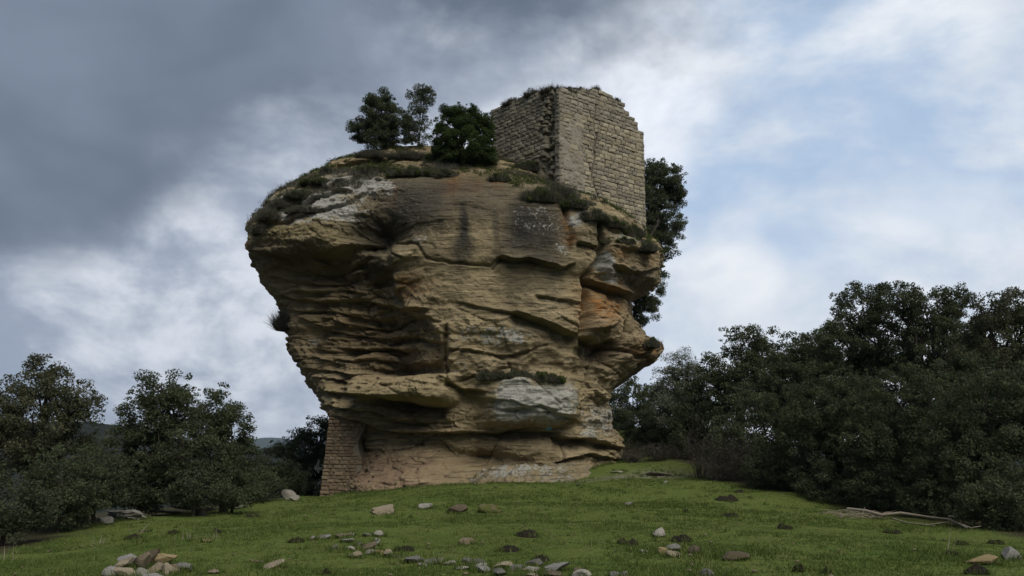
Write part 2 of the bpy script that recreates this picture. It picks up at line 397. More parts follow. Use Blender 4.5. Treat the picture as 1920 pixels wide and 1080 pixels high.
def build_hill(name, m, dist, base, pts, seed, rough, depth):
    us = np.linspace(-2600, 4600, 420); top = np.interp(us, [p[0] for p in pts], [p[1] for p in pts])
    x = (us-960)/F_PX*dist*1.02; ztop = EYE + (850-top)/F_PX*dist
    ztop = ztop + rough*fbm(us/60, 0, seed, 4, seed)
    V, n = [], len(us)
    prof = [(-1.0, 0.0), (-0.8, .12), (-0.6, .36), (-0.4, .62), (-0.25, .82), (-0.1, .96), (0, 1.0), (.15, .97), (0.5, .6), (1, 0)]
    for (t, k) in prof:
        j = rough*1.2*fbm(us/45, t*5, seed+3, 3, seed)*(k > 0)
        V.append(np.stack([x, np.full(n, dist)+t*depth, base+(ztop-base)*k+j], 1))
    V = np.concatenate(V); idx = np.arange(len(V)).reshape(len(prof), n)
    f = np.stack([idx[:-1, :-1], idx[:-1, 1:], idx[1:, 1:], idx[1:, :-1]], -1).reshape(-1, 4)
    link(name, mesh_np(name, V, f, m, True), kind='structure')
build_hill('hill', M['hill_near'], 520, -48, [(-2600, 760), (-400, 775), (60, 788), (190, 794), (235, 800), (420, 838), (520, 842), (650, 850), (1300, 850), (1900, 800), (4600, 780)], 3, 2.0, 160)
build_hill('hill', M['hill_far'], 4800, -150, [(-2600, 830), (0, 838), (440, 832), (485, 823), (515, 819), (545, 822), (600, 834), (900, 840), (1500, 828), (4600, 835)], 8, 6.0, 1400)

# ------------------------------------------------------------------ the rock
YC = 43.0
PROF = np.array([  # v, left u, right u, front distance, roundness exponent
    (281, 705, 880, 42.85, 2.0), (292, 655, 915, 42.4, 2.0), (305, 628, 950, 41.9, 2.1), (325, 598, 1000, 41.1, 2.2), (350, 553, 1050, 40.1, 2.3), (375, 520, 1100, 38.9, 2.5),
    (400, 497, 1155, 37.9, 2.6), (430, 482, 1205, 37.3, 2.7), (450, 476, 1220, 37.1, 2.7), (470, 472, 1228, 37.1, 2.7), (500, 476, 1234, 37.1, 2.6), (530, 488, 1232, 37.2, 2.5),
    (541, 496, 1214, 37.4, 2.5), (546, 500, 1192, 37.45, 2.5), (598, 519, 1190, 37.5, 2.5), (612, 522, 1200, 37.5, 2.5), (626, 526, 1216, 37.5, 2.5), (642, 530, 1235, 37.55, 2.5), (652, 535, 1238, 37.6, 2.5), (668, 541, 1232, 37.6, 2.5), (674, 543, 1220, 37.6, 2.5),
    (690, 551, 1197, 37.65, 2.5), (725, 576, 1147, 37.8, 2.5), (755, 599, 1136, 37.9, 2.6), (785, 628, 1142, 38.1, 2.6), (810, 664, 1155, 38.5, 2.6), (840, 684, 1166, 38.6, 2.6),
    (880, 684, 1172, 38.2, 2.6), (930, 676, 1180, 37.7, 2.6), (985, 670, 1190, 37.3, 2.6)], float)
def pl_dist(u, v, pts):
    best = np.full(u.shape, 1e9)
    for (x0, y0), (x1, y1) in zip(pts[:-1], pts[1:]):
        dx, dy = x1-x0, y1-y0; L = dx*dx+dy*dy
        t = np.clip(((u-x0)*dx+(v-y0)*dy)/L, 0, 1)
        best = np.minimum(best, np.hypot(u-x0-t*dx, v-y0-t*dy))
    return best
def ledge(u, v, pts, proud, h1, under, h2, fade=16):
    us = [p[0] for p in pts]; vs = [p[1] for p in pts]
    w = sstep(u, us[0]-fade, us[0]+fade)*(1-sstep(u, us[-1]-fade, us[-1]+fade))
    dv = v-np.interp(u, us, vs)
    up = proud*np.exp(np.minimum(dv, 0)/h1); dn = -under*np.exp(-np.maximum(dv, 0)/h2)
    s = sstep(dv, -1.2, 1.8)
    return w*(up*(1-s)+dn*s)
def crack(u, v, pts, depth, w):
    return -depth*np.exp(-(pl_dist(u, v, pts)/w)**2)
def blob(u, v, c, r, a, p=2.0):
    return a*np.exp(-(np.abs(u-c[0])/r[0])**p-(np.abs(v-c[1])/r[1])**p)
def boxf(u, v, u0, u1, v0, v1, a, su=6, sv=4):
    return a*sstep(u, u0-su, u0+su)*(1-sstep(u, u1-su, u1+su))*sstep(v, v0-sv, v0+sv)*(1-sstep(v, v1-sv, v1+sv))

def worley_step(a, b, seed):                      # a random height for each cell, with a joint sunk between neighbours
    ia, ib = np.floor(a).astype(np.int64), np.floor(b).astype(np.int64); d1 = np.full(a.shape, 9.0); d2 = d1.copy(); val = np.zeros(a.shape)
    for i in (-1, 0, 1):
        for j in (-1, 0, 1):
            ca, cb = ia+i, ib+j; px_, py_ = ca+_hash(ca, cb, 0*ca, seed), cb+_hash(ca, cb, 0*ca, seed+1)
            d = np.hypot(a-px_, b-py_); v_ = _hash(ca, cb, 0*ca, seed+2)*2-1
            near = d < d1; d2 = np.where(near, d1, np.minimum(d2, d)); val = np.where(near, v_, val); d1 = np.minimum(d1, d)
    return val*sstep(d2-d1, 0.0, 0.12) - 0.5*(1-sstep(d2-d1, 0.0, 0.06))

def rock_relief(u, v, x, y, z):
    wu = u + 9*fbm(x*0.5, y*0.5, z*0.5, 3, 21) + 3*fbm(x*2, y*2, z*2, 2, 25); wv = v + 6*fbm(x*0.45, y*0.45, z*0.7, 3, 22) + 2.5*fbm(x*1.8, y*1.8, z*2.4, 2, 26)
    U, V = wu, wv; D = np.zeros_like(u)
    # --- large form: left nose over a deep hollow flank, front face as a convex plate, recess towards the foot
    D += blob(U, V, (540, 440), (95, 42), 0.55, 3)
    D += blob(U, V, (640, 610), (130, 105), -1.75, 3) + blob(U, V, (705, 440), (52, 30), -1.3) + blob(U, V, (590, 505), (70, 26), -0.8)
    D += blob(U, V, (930, 470), (185, 130), 0.5, 4) + blob(U, V, (1000, 600), (110, 60), 0.25)
    D += blob(U, V, (760, 870), (90, 50), 0.35, 3)
    cell = worley_step(x*0.42+0.3*fbm(x*.6, y*.6, z*.6, 2, 17), z*0.85+0.06*x+0.25*fbm(x*.5, y*.5, z*.5, 2, 18), 19)
    cell2 = worley_step(x*1.1+0.2*fbm(x*1.2, y, z, 2, 27), z*2.3+0.15*fbm(x, y, z, 2, 28), 29)
    low = np.clip(0.35+sstep(V, 530, 640)*0.9-blob(U, V, (900, 440), (150, 90), .3), .2, 1.2)
    ar = np.interp(V, [340, 400, 470, 540, 580, 610, 650, 720, 780], [690, 705, 738, 742, 765, 815, 838, 848, 850]); side = U-ar
    D += 0.5*np.exp(-np.maximum(side, 0)/90)*sstep(side, -14, 6)*sstep(V, 430, 500)*(1-sstep(V, 650, 740))
    plate = np.clip(boxf(U, V, 720, 1090, 335, 585, 1.0, 45, 30), 0, 1); rough = 1-0.72*plate
    mid = sstep(U, 800, 880)*(1-sstep(U, 1070, 1110)); D += (0.20*cell + 0.07*cell2)*low*rough*(1-.45*mid)
    D += ledge(U, V, [(476, 470), (540, 482), (600, 478), (650, 462), (700, 452)], 0.35, 22, 0.45, 26)
    D += ledge(U, V, [(500, 520), (560, 527), (610, 522), (650, 505)], 0.12, 12, 0.3, 14)
    D += ledge(U, V, [(505, 553), (560, 562), (640, 547), (700, 562), (760, 578), (800, 585)], 0.22, 12, 0.40, 20)
    D += ledge(U, V, [(560, 590), (620, 600), (700, 605), (770, 590), (822, 603)], 0.14, 9, 0.30, 12)
    D += ledge(U, V, [(592, 643), (640, 646), (700, 640), (742, 650)], 0.35, 14, 0.62, 15)
    D += blob(U, V, (735, 690), (76, 15), -1.3) + blob(U, V, (700, 668), (60, 10), -0.3)
    D += boxf(U, V, 672, 852, 702, 752, 1.35, 16, 7)
    D += ledge(U, V, [(668, 742), (720, 748), (780, 758), (835, 758)], 0.25, 16, 0.95, 24)
    D += ledge(U, V, [(560, 705), (600, 712), (650, 720)], 0.15, 8, 0.3, 10) + ledge(U, V, [(548, 665), (570, 672), (600, 668)], 0.15, 8, 0.25, 10)
    # --- long overhang above the foot and the hollow band below it
    D += ledge(U, V, [(612, 783), (680, 790), (720, 806), (800, 812), (870, 808), (930, 812), (985, 800)], 0.4, 22, 0.5, 22, 10)
    D += ledge(U, V, [(975, 809), (1045, 810)], 0.35, 9, 0.5, 18, 6) + ledge(U, V, [(1040, 818), (1100, 826), (1168, 838)], 0.35, 16, 0.6, 20, 8)
    D += blob(U, V, (905, 856), (50, 13), -0.9) + blob(U, V, (975, 840), (58, 20), 0.5, 3) + blob(U, V, (760, 835), (60, 12), -0.35) + blob(U, V, (830, 845), (30, 14), -0.4)
    D += blob(U, V, (1100, 852), (70, 12), 0.25) + ledge(U, V, [(1040, 868), (1100, 850), (1160, 862)], .2, 8, .3, 8)
    D += blob(U, V, (750, 915), (110, 48), 1.15) + blob(U, V, (840, 905), (60, 32), 0.8)
    # --- lichen boulder low in the middle, its shelf, the slanting buttress to its right
    D += boxf(U, V, 910, 1058, 708, 798, 0.75, 26, 8) + blob(U, V, (1010, 760), (60, 40), .35) + blob(U, V, (940, 745), (40, 30), .2)
    D += ledge(U, V, [(935, 770), (985, 762), (1060, 790)], 0.1, 10, 0.25, 10)
    D += ledge(U, V, [(840, 718), (870, 728), (905, 732)], 0.25, 10, 0.35, 18, 8) + crack(U, V, [(838, 615), (836, 660), (838, 700), (842, 722)], 0.35, 4)
    D += blob(U, V, (1105, 775), (45, 55), 0.35) + ledge(U, V, [(840, 655), (880, 652), (930, 668), (980, 662)], 0.12, 7, 0.22, 8)
    D += blob(U, V, (930, 630), (95, 26), 0.18, 3)
    # --- front plate: joints and bulges
    D += ledge(U, V, [(935, 487), (985, 492), (1040, 508), (1066, 498)], 0.28, 20, 0.30, 14, 8)
    D += crack(U, V, [(735, 452), (790, 462), (805, 490), (850, 500), (920, 505), (938, 488)], 0.14, 2.6)
    D += crack(U, V, [(940, 490), (925, 510)], 0.16, 3) + crack(U, V, [(760, 380), (840, 395), (900, 402)], 0.06, 2.5)
    D += ledge(U, V, [(958, 590), (1010, 603), (1050, 622), (1080, 630)], 0.35, 18, 0.62, 18, 10)
    D += ledge(U, V, [(1000, 560), (1040, 566), (1084, 570)], 0.12, 8, 0.18, 7, 8)
    D += ledge(U, V, [(860, 575), (920, 585), (960, 592)], 0.1, 7, 0.15, 7)
    D += crack(U, V, [(1050, 395), (1060, 430), (1062, 470)], 0.25, 4)
    D += blob(U, V, (1090, 425), (30, 30), 0.25, 3) + ledge(U, V, [(1075, 458), (1118, 468)], 0.2, 10, 0.3, 10, 5)
    # --- right side: split block, red block under it, dark cleft, jutting foot
    D += crack(U, V, [(1118, 425), (1121, 460), (1114, 498), (1090, 522)], 0.75, 5.0)
    D += boxf(U, V, 1122, 1240, 448, 545, 0.45, 8, 14) + blob(U, V, (1170, 470), (40, 16), 0.2)
    D += ledge(U, V, [(1090, 524), (1130, 545), (1170, 556), (1205, 556), (1235, 530)], 0.25, 16, 0.85, 20, 6)
    D += crack(U, V, [(1088, 525), (1090, 560), (1085, 622)], 0.6, 4.5)
    D += boxf(U, V, 1094, 1170, 545, 632, 0.5, 10, 14)
    D += ledge(U, V, [(1088, 632), (1120, 642), (1150, 636), (1172, 610)], 0.25, 16, 0.8, 24, 6)
    D += crack(U, V, [(1182, 585), (1168, 610), (1160, 650), (1140, 668)], 0.8, 8) + blob(U, V, (1150, 655), (26, 12), -0.6)
    D += ledge(U, V, [(1130, 470), (1175, 478), (1210, 470)], 0.1, 7, 0.15, 7) + ledge(U, V, [(1140, 505), (1180, 520), (1225, 505)], 0.18, 9, 0.35, 12)
    D += ledge(U, V, [(1165, 650), (1200, 662), (1238, 655)], 0.1, 7, 0.3, 10)
    for k in range(7):                            # vertical flutes under the jutting foot
        D += crack(U, V, [(1085+14*k, 650+3*k), (1080+11*k, 700-4*k)], 0.16, 4)
    # --- lichened slabs stepping up the left shoulder
    for (pts, a) in [([(500, 428), (560, 405), (640, 380), (700, 350)], .25), ([(560, 380), (620, 362), (660, 352)], .35), ([(600, 352), (650, 335), (690, 322)], .35),
                     ([(630, 310), (680, 300), (720, 298)], .4), ([(700, 338), (760, 332), (830, 338)], .15)]:
        D += ledge(U, V, pts, a*0.6, 9, a, 8, 10)
    D *= 1.25
    fl = np.clip(boxf(U, V, 470, 770, 455, 800, 1.0, 60, 25), 0, 1)
    for (pts, a, h) in [([(500, 500), (560, 508), (640, 492), (690, 480)], .3, 14), ([(540, 545), (600, 535), (660, 540)], .3, 12), ([(530, 580), (580, 578), (650, 585), (720, 588)], .4, 12), ([(545, 612), (600, 618), (680, 622), (760, 625), (830, 640)], .35, 10),
                        ([(600, 668), (660, 664), (720, 668), (800, 676)], .45, 9), ([(560, 690), (610, 694), (660, 700)], .35, 9), ([(590, 735), (640, 738), (680, 736)], .4, 11), ([(605, 762), (650, 765), (720, 778), (800, 790)], .35, 9)]:
        D += ledge(U, V, pts, a*.8, h, a, h*.9, 22)
    cell3 = worley_step(x*0.75+0.5*fbm(x*.8, y*.8, z*.8, 2, 117), z*1.9+.12*x+0.35*fbm(x*.6, y*.6, z*.6, 2, 118), 119)
    D += fl*0.28*cell3
    w3, w4 = fbm(x*1.4, y*1.4, z*1.4, 3, 121), fbm(x*1.4, y*1.4, z*1.4, 3, 122)
    f1 = worley_step(x*1.0+0.8*w3, (z+.05*x)*1.9+0.8*w4, 123); f2 = worley_step(x*2.8+1.1*w3, (z+.05*x)*5.0+1.1*w4, 124)
    calm = 1-.55*sstep(U, 800, 880)*(1-sstep(U, 1070, 1110)); D += (0.10*f1*(1-.6*plate)+0.04*f2*(1-.7*plate))*calm
    global CELLV
    CELLV = np.clip(0.5+0.30*f1+0.18*f2+0.2*cell, 0, 1)
    # --- bedding, weathering, pitting
    bed = np.clip(0.16 + 0.2*sstep(V, 560, 640) + blob(U, V, (660, 620), (170, 110), 0.9) + blob(U, V, (900, 830), (320, 45), 0.5), 0, 1.2)*np.where(v > 300, 1, .6)
    tilt = z + 0.06*x + 0.25*fbm(x*0.3, y*0.3, z*0.4, 3, 33)
    s1 = fbm(x*0.22, y*0.22, tilt*2.3, 4, 41, 0.6); s2 = vnoise(x*0.5, y*0.5, tilt*6.5, 43)
    D += calm*rough*bed*(0.22*(1-np.abs(s1)*2.2)*0.6 + 0.07*s2)
    rg = lambda f, fz, s, o=4: 1-2*np.abs(fbm(x*f, y*f, z*fz, o, s, 0.55))
    D += 0.30*fbm(x*0.42, y*0.42, z*0.5, 3, 51) + rough*(0.20*(rg(0.7, 1.1, 55)-0.6) + 0.065*calm*(rg(2.2, 3.2, 56)-0.6) + 0.02*vnoise(x*1.1, y*1.1, tilt*10.5, 57)) + 0.035*fbm(x*6, y*6, z*8, 2, 58)
    pit = vnoise(x*2.6, y*2.6, z*3.4, 71); D -= 0.10*sstep(pit, 0.5, 0.9)*(bed+.15)
    return D

def rock_paint(u, v, x, y, z):
    U = u + 12*fbm(x*0.7, y*0.7, z*0.7, 4, 81) + 9*fbm(x*2.1, y*2.1, z*0.9, 3, 83); V = v + 12*fbm(x*0.7, y*0.7, z*0.7, 4, 82)
    bl = lambda c, r, a=1.0, p=2.0: blob(U, V, c, r, a, p)
    mx = lambda *a: np.clip(np.maximum.reduce(a), 0, 1)
    black = mx(bl((868, 430), (17, 85), 1.0, 2.5), bl((802, 400), (12, 70), .8), bl((930, 420), (10, 80), .8), bl((1012, 440), (12, 75), .75), bl((735, 420), (14, 60), .8), bl((905, 380), (8, 50), .7), bl((975, 425), (48, 75), 1.0, 3), bl((770, 395), (85, 58), .95, 3), bl((700, 430), (55, 50), .95), bl((690, 490), (50, 40), .8),  # dark streaks and stains; the last two also paint the nose hollow's shade
               bl((1000, 492), (65, 20), .85), bl((1020, 440), (40, 40), .5), bl((560, 480), (80, 25), .6), bl((820, 355), (75, 28), .85), bl((850, 375), (190, 52), .7, 4), bl((775, 380), (105, 62), .9, 3), bl((1000, 430), (62, 80), .95, 3), bl((640, 400), (110, 35), .35), bl((1090, 450), (60, 30), .45), bl((1180, 530), (50, 25), .55), bl((955, 540), (25, 50), .45),  # the low left patch puts shade under the nose lip into the colour
               bl((760, 775), (90, 18), .4), bl((720, 800), (120, 14), .4), bl((1150, 660), (40, 30), .4), bl((1010, 545), (30, 40), .35))  # undercut below the slab and right cleft: shade painted into the rock colour
    orange = mx(bl((735, 362), (9, 24)), bl((848, 345), (26, 22), .9), bl((935, 342), (12, 14)), bl((1056, 415), (11, 28)), bl((1115, 570), (36, 40), 1.0), bl((1150, 480), (20, 14), .6), bl((1200, 480), (16, 20), .5), bl((1062, 452), (16, 12)), bl((765, 538), (36, 18), .6),
                bl((985, 505), (14, 6), .7), bl((1215, 655), (25, 20), .55), bl((895, 350), (26, 20), .5))
    lich = mx(bl((590, 390), (110, 38), .9, 3), bl((660, 345), (90, 26), .9, 3), bl((985, 755), (85, 50), .84, 4), bl((930, 630), (95, 28), .62, 3), bl((1120, 508), (11, 32), 1.0, 3), bl((1005, 415), (70, 55), .46, 3),
              bl((1080, 410), (40, 22), .75), bl((1120, 790), (55, 48), .66, 3), bl((1160, 450), (55, 15), .7), bl((720, 540), (14, 35), .55), bl((1070, 660), (40, 50), .42), bl((880, 690), (50, 40), .4),
              bl((545, 640), (18, 40), .5), bl((590, 680), (30, 40), .42), bl((960, 885), (120, 18), .55), bl((790, 455), (30, 15), .5), bl((1040, 470), (30, 30), .55), bl((560, 420), (60, 20), .7))
    red = mx(bl((750, 885), (95, 42), 1.0, 3), bl((1120, 580), (45, 45), .5), bl((760, 545), (55, 28), .45), bl((1190, 670), (50, 22), .45))
    brown = mx(bl((650, 600), (140, 90), .85, 3), bl((700, 680), (110, 40), .7), bl((560, 500), (90, 50), .6), bl((800, 800), (160, 40), .4), bl((900, 855), (60, 15), .6))
    moss = mx(bl((570, 440), (90, 14), .8), bl((1030, 715), (30, 14), .7), bl((1045, 765), (25, 12), .6), bl((900, 330), (60, 12), .6), bl((730, 320), (80, 16), .7), bl((620, 350), (60, 18), .5), bl((760, 740), (60, 16), .35))
    return np.stack([black, orange, lich], 1), np.stack([red, brown, moss], 1)

def rock_z(v): return np.array([P(960, t, np.interp(t, [330, 450], [YC, 41.3]))[2] for t in np.atleast_1d(v)])   # the side outline lies a little in front of the middle
PZ = rock_z(PROF[:, 0]); PXL = np.array([P(r[1], r[0], 41.6)[0] for r in PROF]); PXR = np.array([P(r[2], r[0], 41.6)[0] for r in PROF])
def smooth_interp(zq, zs, vals):
    o = np.argsort(zs); return np.interp(zq, zs[o], vals[o])

rock_root = link('rock_outcrop', None, None, (0, YC, 0), 'huge top-heavy sandstone outcrop with dark streaks, carrying the ruined tower', 'rock')
def build_rock():
    NR, NFc, NB = 520, 780, 120
    zs = np.linspace(PZ[-1], PZ[0], NR)
    k = np.ones(9)/9
    sm = lambda vals: np.convolve(np.pad(smooth_interp(zs, PZ, vals), 4, mode='edge'), k, 'valid')
    xl, xr, yf, nn = sm(PXL), sm(PXR), sm(PROF[:, 3]), sm(PROF[:, 4])
    ph = np.concatenate([np.linspace(0, math.pi, NFc, endpoint=False), np.linspace(math.pi, 2*math.pi, NB, endpoint=False)])
    # even spacing of the front columns along the outline
    tt = np.linspace(0, math.pi, 4000); e = 2/2.5
    px_, py_ = 9.3*np.sign(np.cos(tt))*np.abs(np.cos(tt))**e, 5.6*np.abs(np.sin(tt))**e
    L = np.concatenate([[0], np.cumsum(np.hypot(np.diff(px_), np.diff(py_)))])
    ph[:NFc] = np.interp(np.linspace(0, L[-1], NFc, endpoint=False), L, tt)
    c, s = np.cos(ph)[None], np.sin(ph)[None]
    ex = 2/nn[:, None]
    ul, ur = sm(PROF[:, 1]), sm(PROF[:, 2])
    for _ in range(3):                                # fit the two sides of each level to the measured outline
        a = ((xr-xl)/2)[:, None]; xc = ((xr+xl)/2)[:, None]; bfr = (YC-yf)[:, None]; bb = np.where(s >= 0, bfr, np.minimum(5.5, 0.75*a))
        U0, _v = proj(xc+a*np.sign(c)*np.abs(c)**ex, YC-bb*np.sign(s)*np.abs(s)**ex, np.repeat(zs[:, None], len(ph), 1))
        xl = xl*np.clip((ul-960)/(U0.min(1)-960), .8, 1.2); xr = np.where(U0.max(1) > 965, xr+(ur-U0.max(1))*41.5/F_PX, xr)
    a = ((xr-xl)/2)[:, None]; xc = ((xr+xl)/2)[:, None]
    bfr = (YC-yf)[:, None]; bb = np.where(s >= 0, bfr, np.minimum(5.5, 0.75*a))
    X = xc + a*np.sign(c)*np.abs(c)**ex
    Y = YC - bb*np.sign(s)*np.abs(s)**ex
    Z = np.repeat(zs[:, None], X.shape[1], 1)
    nxv = (X-xc)/a**2; nyv = (Y-YC)/bb**2; ln = np.hypot(nxv, nyv)+1e-6; nxv /= ln; nyv /= ln
    u, v = proj(X, Y, Z)
    sh = X.shape; fl = [t.ravel() for t in (u, v, X, Y, Z)]
    D = rock_relief(*fl).reshape(sh)
    back = np.repeat(sstep(-s, 0.05, 0.4), sh[0], 0)
    Dn = 0.4*fbm(X*0.5, Y*0.5, Z*0.6, 4, 91)
    D = D*(1-back) + Dn*back
    edge = np.abs(c)**8                               # keep the side outline where it is measured
    D = D*(1-0.8*np.repeat(edge, sh[0], 0))
    eb = np.repeat(edge, sh[0], 0)                    # broken blocks along the side outlines too
    e1 = worley_step((Y*0.9+.4*fbm(X, Y, Z, 2, 131)), Z*1.5, 132); e2 = worley_step(Y*2.2, Z*3.6+.5*fbm(X, Y, Z, 2, 133), 134)
    D = D + eb*(0.22*e1+0.10*e2)
    X2 = X+nxv*D; Y2 = Y+nyv*D; Z2 = Z + 0.05*fbm(X*1.3, Y*1.3, Z*1.3, 2, 95)
    idx = np.arange(sh[0]*sh[1]).reshape(sh); nxt = np.roll(idx, -1, 1)
    f = np.stack([idx[:-1], nxt[:-1], nxt[1:], idx[1:]], -1).reshape(-1, 4)[:, ::-1]
    V = np.stack([X2, Y2, Z2], -1).reshape(-1, 3)
    top = len(V); V = np.vstack([V, [[float(xc[-1, 0]), YC, float(zs[-1])+0.25]]])
    ft = np.stack([idx[-1], nxt[-1], np.full(sh[1], top)], 1)[:, ::-1]
    A, B = rock_paint(fl[0], fl[1], V[:-1, 0], V[:-1, 1], V[:-1, 2])
    A = np.vstack([A, [[0, 0, .3]]]); B = np.vstack([B, [[0, 0, .5]]])
    V[:, 1] -= YC
    me = mesh_np('cliff_body', V, [f, ft], M['rock'], True, {'stain_shade': A, 'tint': B, 'cell': np.append(CELLV, .5)})
    return link('cliff_body', me, rock_root), V + [0, YC, 0], sh
rock_body, ROCK_V, ROCK_SH = build_rock()
from mathutils.bvhtree import BVHTree
from mathutils import Vector
def _bvh():
    me = rock_body.data; st = 3
    nr, nc = ROCK_SH; g = ROCK_V[:-1].reshape(nr, nc, 3)[::st, ::st]
    idx = np.arange(g.shape[0]*g.shape[1]).reshape(g.shape[:2]); nx_ = np.roll(idx, -1, 1)
    f = np.stack([idx[:-1], nx_[:-1], nx_[1:], idx[1:]], -1).reshape(-1, 4)
    return BVHTree.FromPolygons([tuple(p) for p in g.reshape(-1, 3)], [tuple(int(i) for i in q) for q in f])
BVH = _bvh()
def on_rock(u, v):                                # point of the rock seen at (u, v)
    d = ray(u, v); h = BVH.ray_cast(Vector((0, 0, EYE)), Vector(d).normalized())
    return None if h[0] is None else np.array(h[0])
def rock_top(x, y):                               # height of the rock's upper surface at (x, y)
    h = BVH.ray_cast(Vector((x, y, 40)), Vector((0, 0, -1)))
    return float(PZ[0])+0.05 if h[0] is None and abs(x) < 3 and abs(y-YC) < 2 else (None if h[0] is None else h[0].z)

# ------------------------------------------------------------------ loose stone and masonry shapes
def ico(sub):
    bm = bmesh.new(); bmesh.ops.create_icosphere(bm, subdivisions=sub, radius=1.0)
    V = np.array([v.co[:] for v in bm.verts]); F = np.array([[v.index for v in f.verts] for f in bm.faces]); bm.free(); return V, F
ICO = {k: ico(k) for k in (2, 3, 4, 5)}
def facet_stone(seed, sub=3, planes=11, boxy=0.0, rough=0.05):
    r = np.random.default_rng(seed); V, F = ICO[sub]; V = V.copy()
    if boxy > 0:
        m = np.abs(V).max(1, keepdims=True); V = V*(1-boxy) + V/m*0.85*boxy
    for _ in range(planes):
        n = r.normal(size=3); n /= np.linalg.norm(n); dd = r.uniform(0.40, 0.80)
        over = np.maximum(V@n-dd, 0); V = V-over[:, None]*n[None]
    V = V*(1+rough*fbm(V[:, 0]*2.5+seed, V[:, 1]*2.5, V[:, 2]*2.5, 3, seed)[:, None])
    V = V/np.abs(V).max(0)
    return V, F
def rock_chunk(name, c, half, seed, parent, sub=5, boxy=0.7, lich=0.5, rotz=0.0, red=0.0, rough=0.12):
    V, F = ICO[sub]; V = V.copy(); m = np.abs(V).max(1, keepdims=True); V = V*(1-boxy)+V/m*boxy
    V = V*np.array(half)[None]
    n = V/np.linalg.norm(V, axis=1, keepdims=True)
    w = V+np.array(c)
    h = rough*min(half)*2*(fbm(w[:, 0]*1.1, w[:, 1]*1.1, w[:, 2]*3.2, 4, seed)+0.5*(1-2*np.abs(fbm(w[:, 0]*.5, w[:, 1]*.5, w[:, 2]*5, 3, seed+4))))
    V = V+n*h[:, None]
    cz, sz = math.cos(rotz), math.sin(rotz); V = np.stack([V[:, 0]*cz-V[:, 1]*sz, V[:, 0]*sz+V[:, 1]*cz, V[:, 2]], 1)
    k = len(V)
    me = mesh_np(name, V, F, M['rock'], True, {'stain_shade': np.tile([0.1, 0.0, lich], (k, 1)), 'tint': np.tile([red, 0.1, 0.1], (k, 1)), 'cell': np.full(k, .5)})
    off = parent.location if parent is not None else (0, 0, 0)
    return link(name, me, parent, (c[0]-off[0], c[1]-off[1], c[2]-off[2]))

# pieces that lie loose against the rock mass
def foot_ledge():                                 # the low stepped shelf of bare rock in front of the foot
    nx_, ny_ = 240, 110; x = np.linspace(-3.9, 3.6, nx_); y = np.linspace(34.2, 38.8, ny_); X, Y = np.meshgrid(x, y)
    n = fbm(X*0.7, Y*0.7, 0, 4, 140); n2 = fbm(X*2.4, Y*2.4, 0, 3, 141)
    yf = np.interp(X, [-3.9, -2.6, -1.2, 0.4, 1.6, 2.6, 3.6], [39.5, 38.3, 36.2, 35.6, 35.3, 36.0, 38.4])
    t = np.clip((Y-yf+1.1*n+0.4*n2)/1.5, -0.4, 1.3)
    st = lambda a, w: sstep(t, a, a+w)
    h = 0.10*st(0.0, .06)+0.15*st(0.22+.25*n2, .05)+0.20*st(.5+.4*n, .07)+.16*st(.85+.3*n2, .1)
    h = h*np.interp(X, [-3.9, -2, 1.4, 3.6], [1.0, 1.0, 1.0, .5]) + 0.12*n2*(t > 0) + 0.08*fbm(X*5, Y*5, 0, 3, 142)*(t > 0)
    Z = terrain(X, Y)-0.14*(t < 0.02)-.02+h
    u, v = proj(X, Y, Z); k = X.size; li = np.clip(.5+.35*n, .2, .75).ravel()
    V = np.stack([X-rock_root.location[0], Y-rock_root.location[1], Z], -1).reshape(-1, 3); idx = np.arange(k).reshape(ny_, nx_)
    f = np.stack([idx[:-1, :-1], idx[:-1, 1:], idx[1:, 1:], idx[1:, :-1]], -1).reshape(-1, 4)
    link('foot_ledge', mesh_np('foot_ledge', V, f, M['rock'], True, {'stain_shade': np.stack([.2+0*li, 0*li, li], 1), 'tint': np.stack([.25*(X.ravel() < -2), .1+0*li, .15+0*li], 1), 'cell': np.clip(.5+.5*n2.ravel(), 0, 1)}), rock_root)
foot_ledge()
for i, (u, v, Y, hx, hy, hz, li) in enumerate([(1176, 610, 39.9, .22, .3, .55, .3)]):
    rock_chunk('rock_block', P(u, v, Y), (hx, hy, hz), 130+i, rock_root, 4, 0.35, li, 0.2*i, rough=.35)
def paint_mark():
    us, vs = np.linspace(1024, 1035, 6), np.linspace(800, 808, 5); V = []
    for v in vs:
        for u in us:
            q = on_rock(u, v)
            if q is None: return
            d = ray(u, v); V.append(q-0.035*d/np.linalg.norm(d)-np.array(rock_root.location))
    idx = np.arange(30).reshape(5, 6); f = np.stack([idx[:-1, :-1], idx[:-1, 1:], idx[1:, 1:], idx[1:, :-1]], -1).reshape(-1, 4)
    o = link('paint_mark', mesh_np('paint_mark', V, f, M['paint']), rock_root); o['label'] = 'small faded blue paint mark on the ledge'
paint_mark()

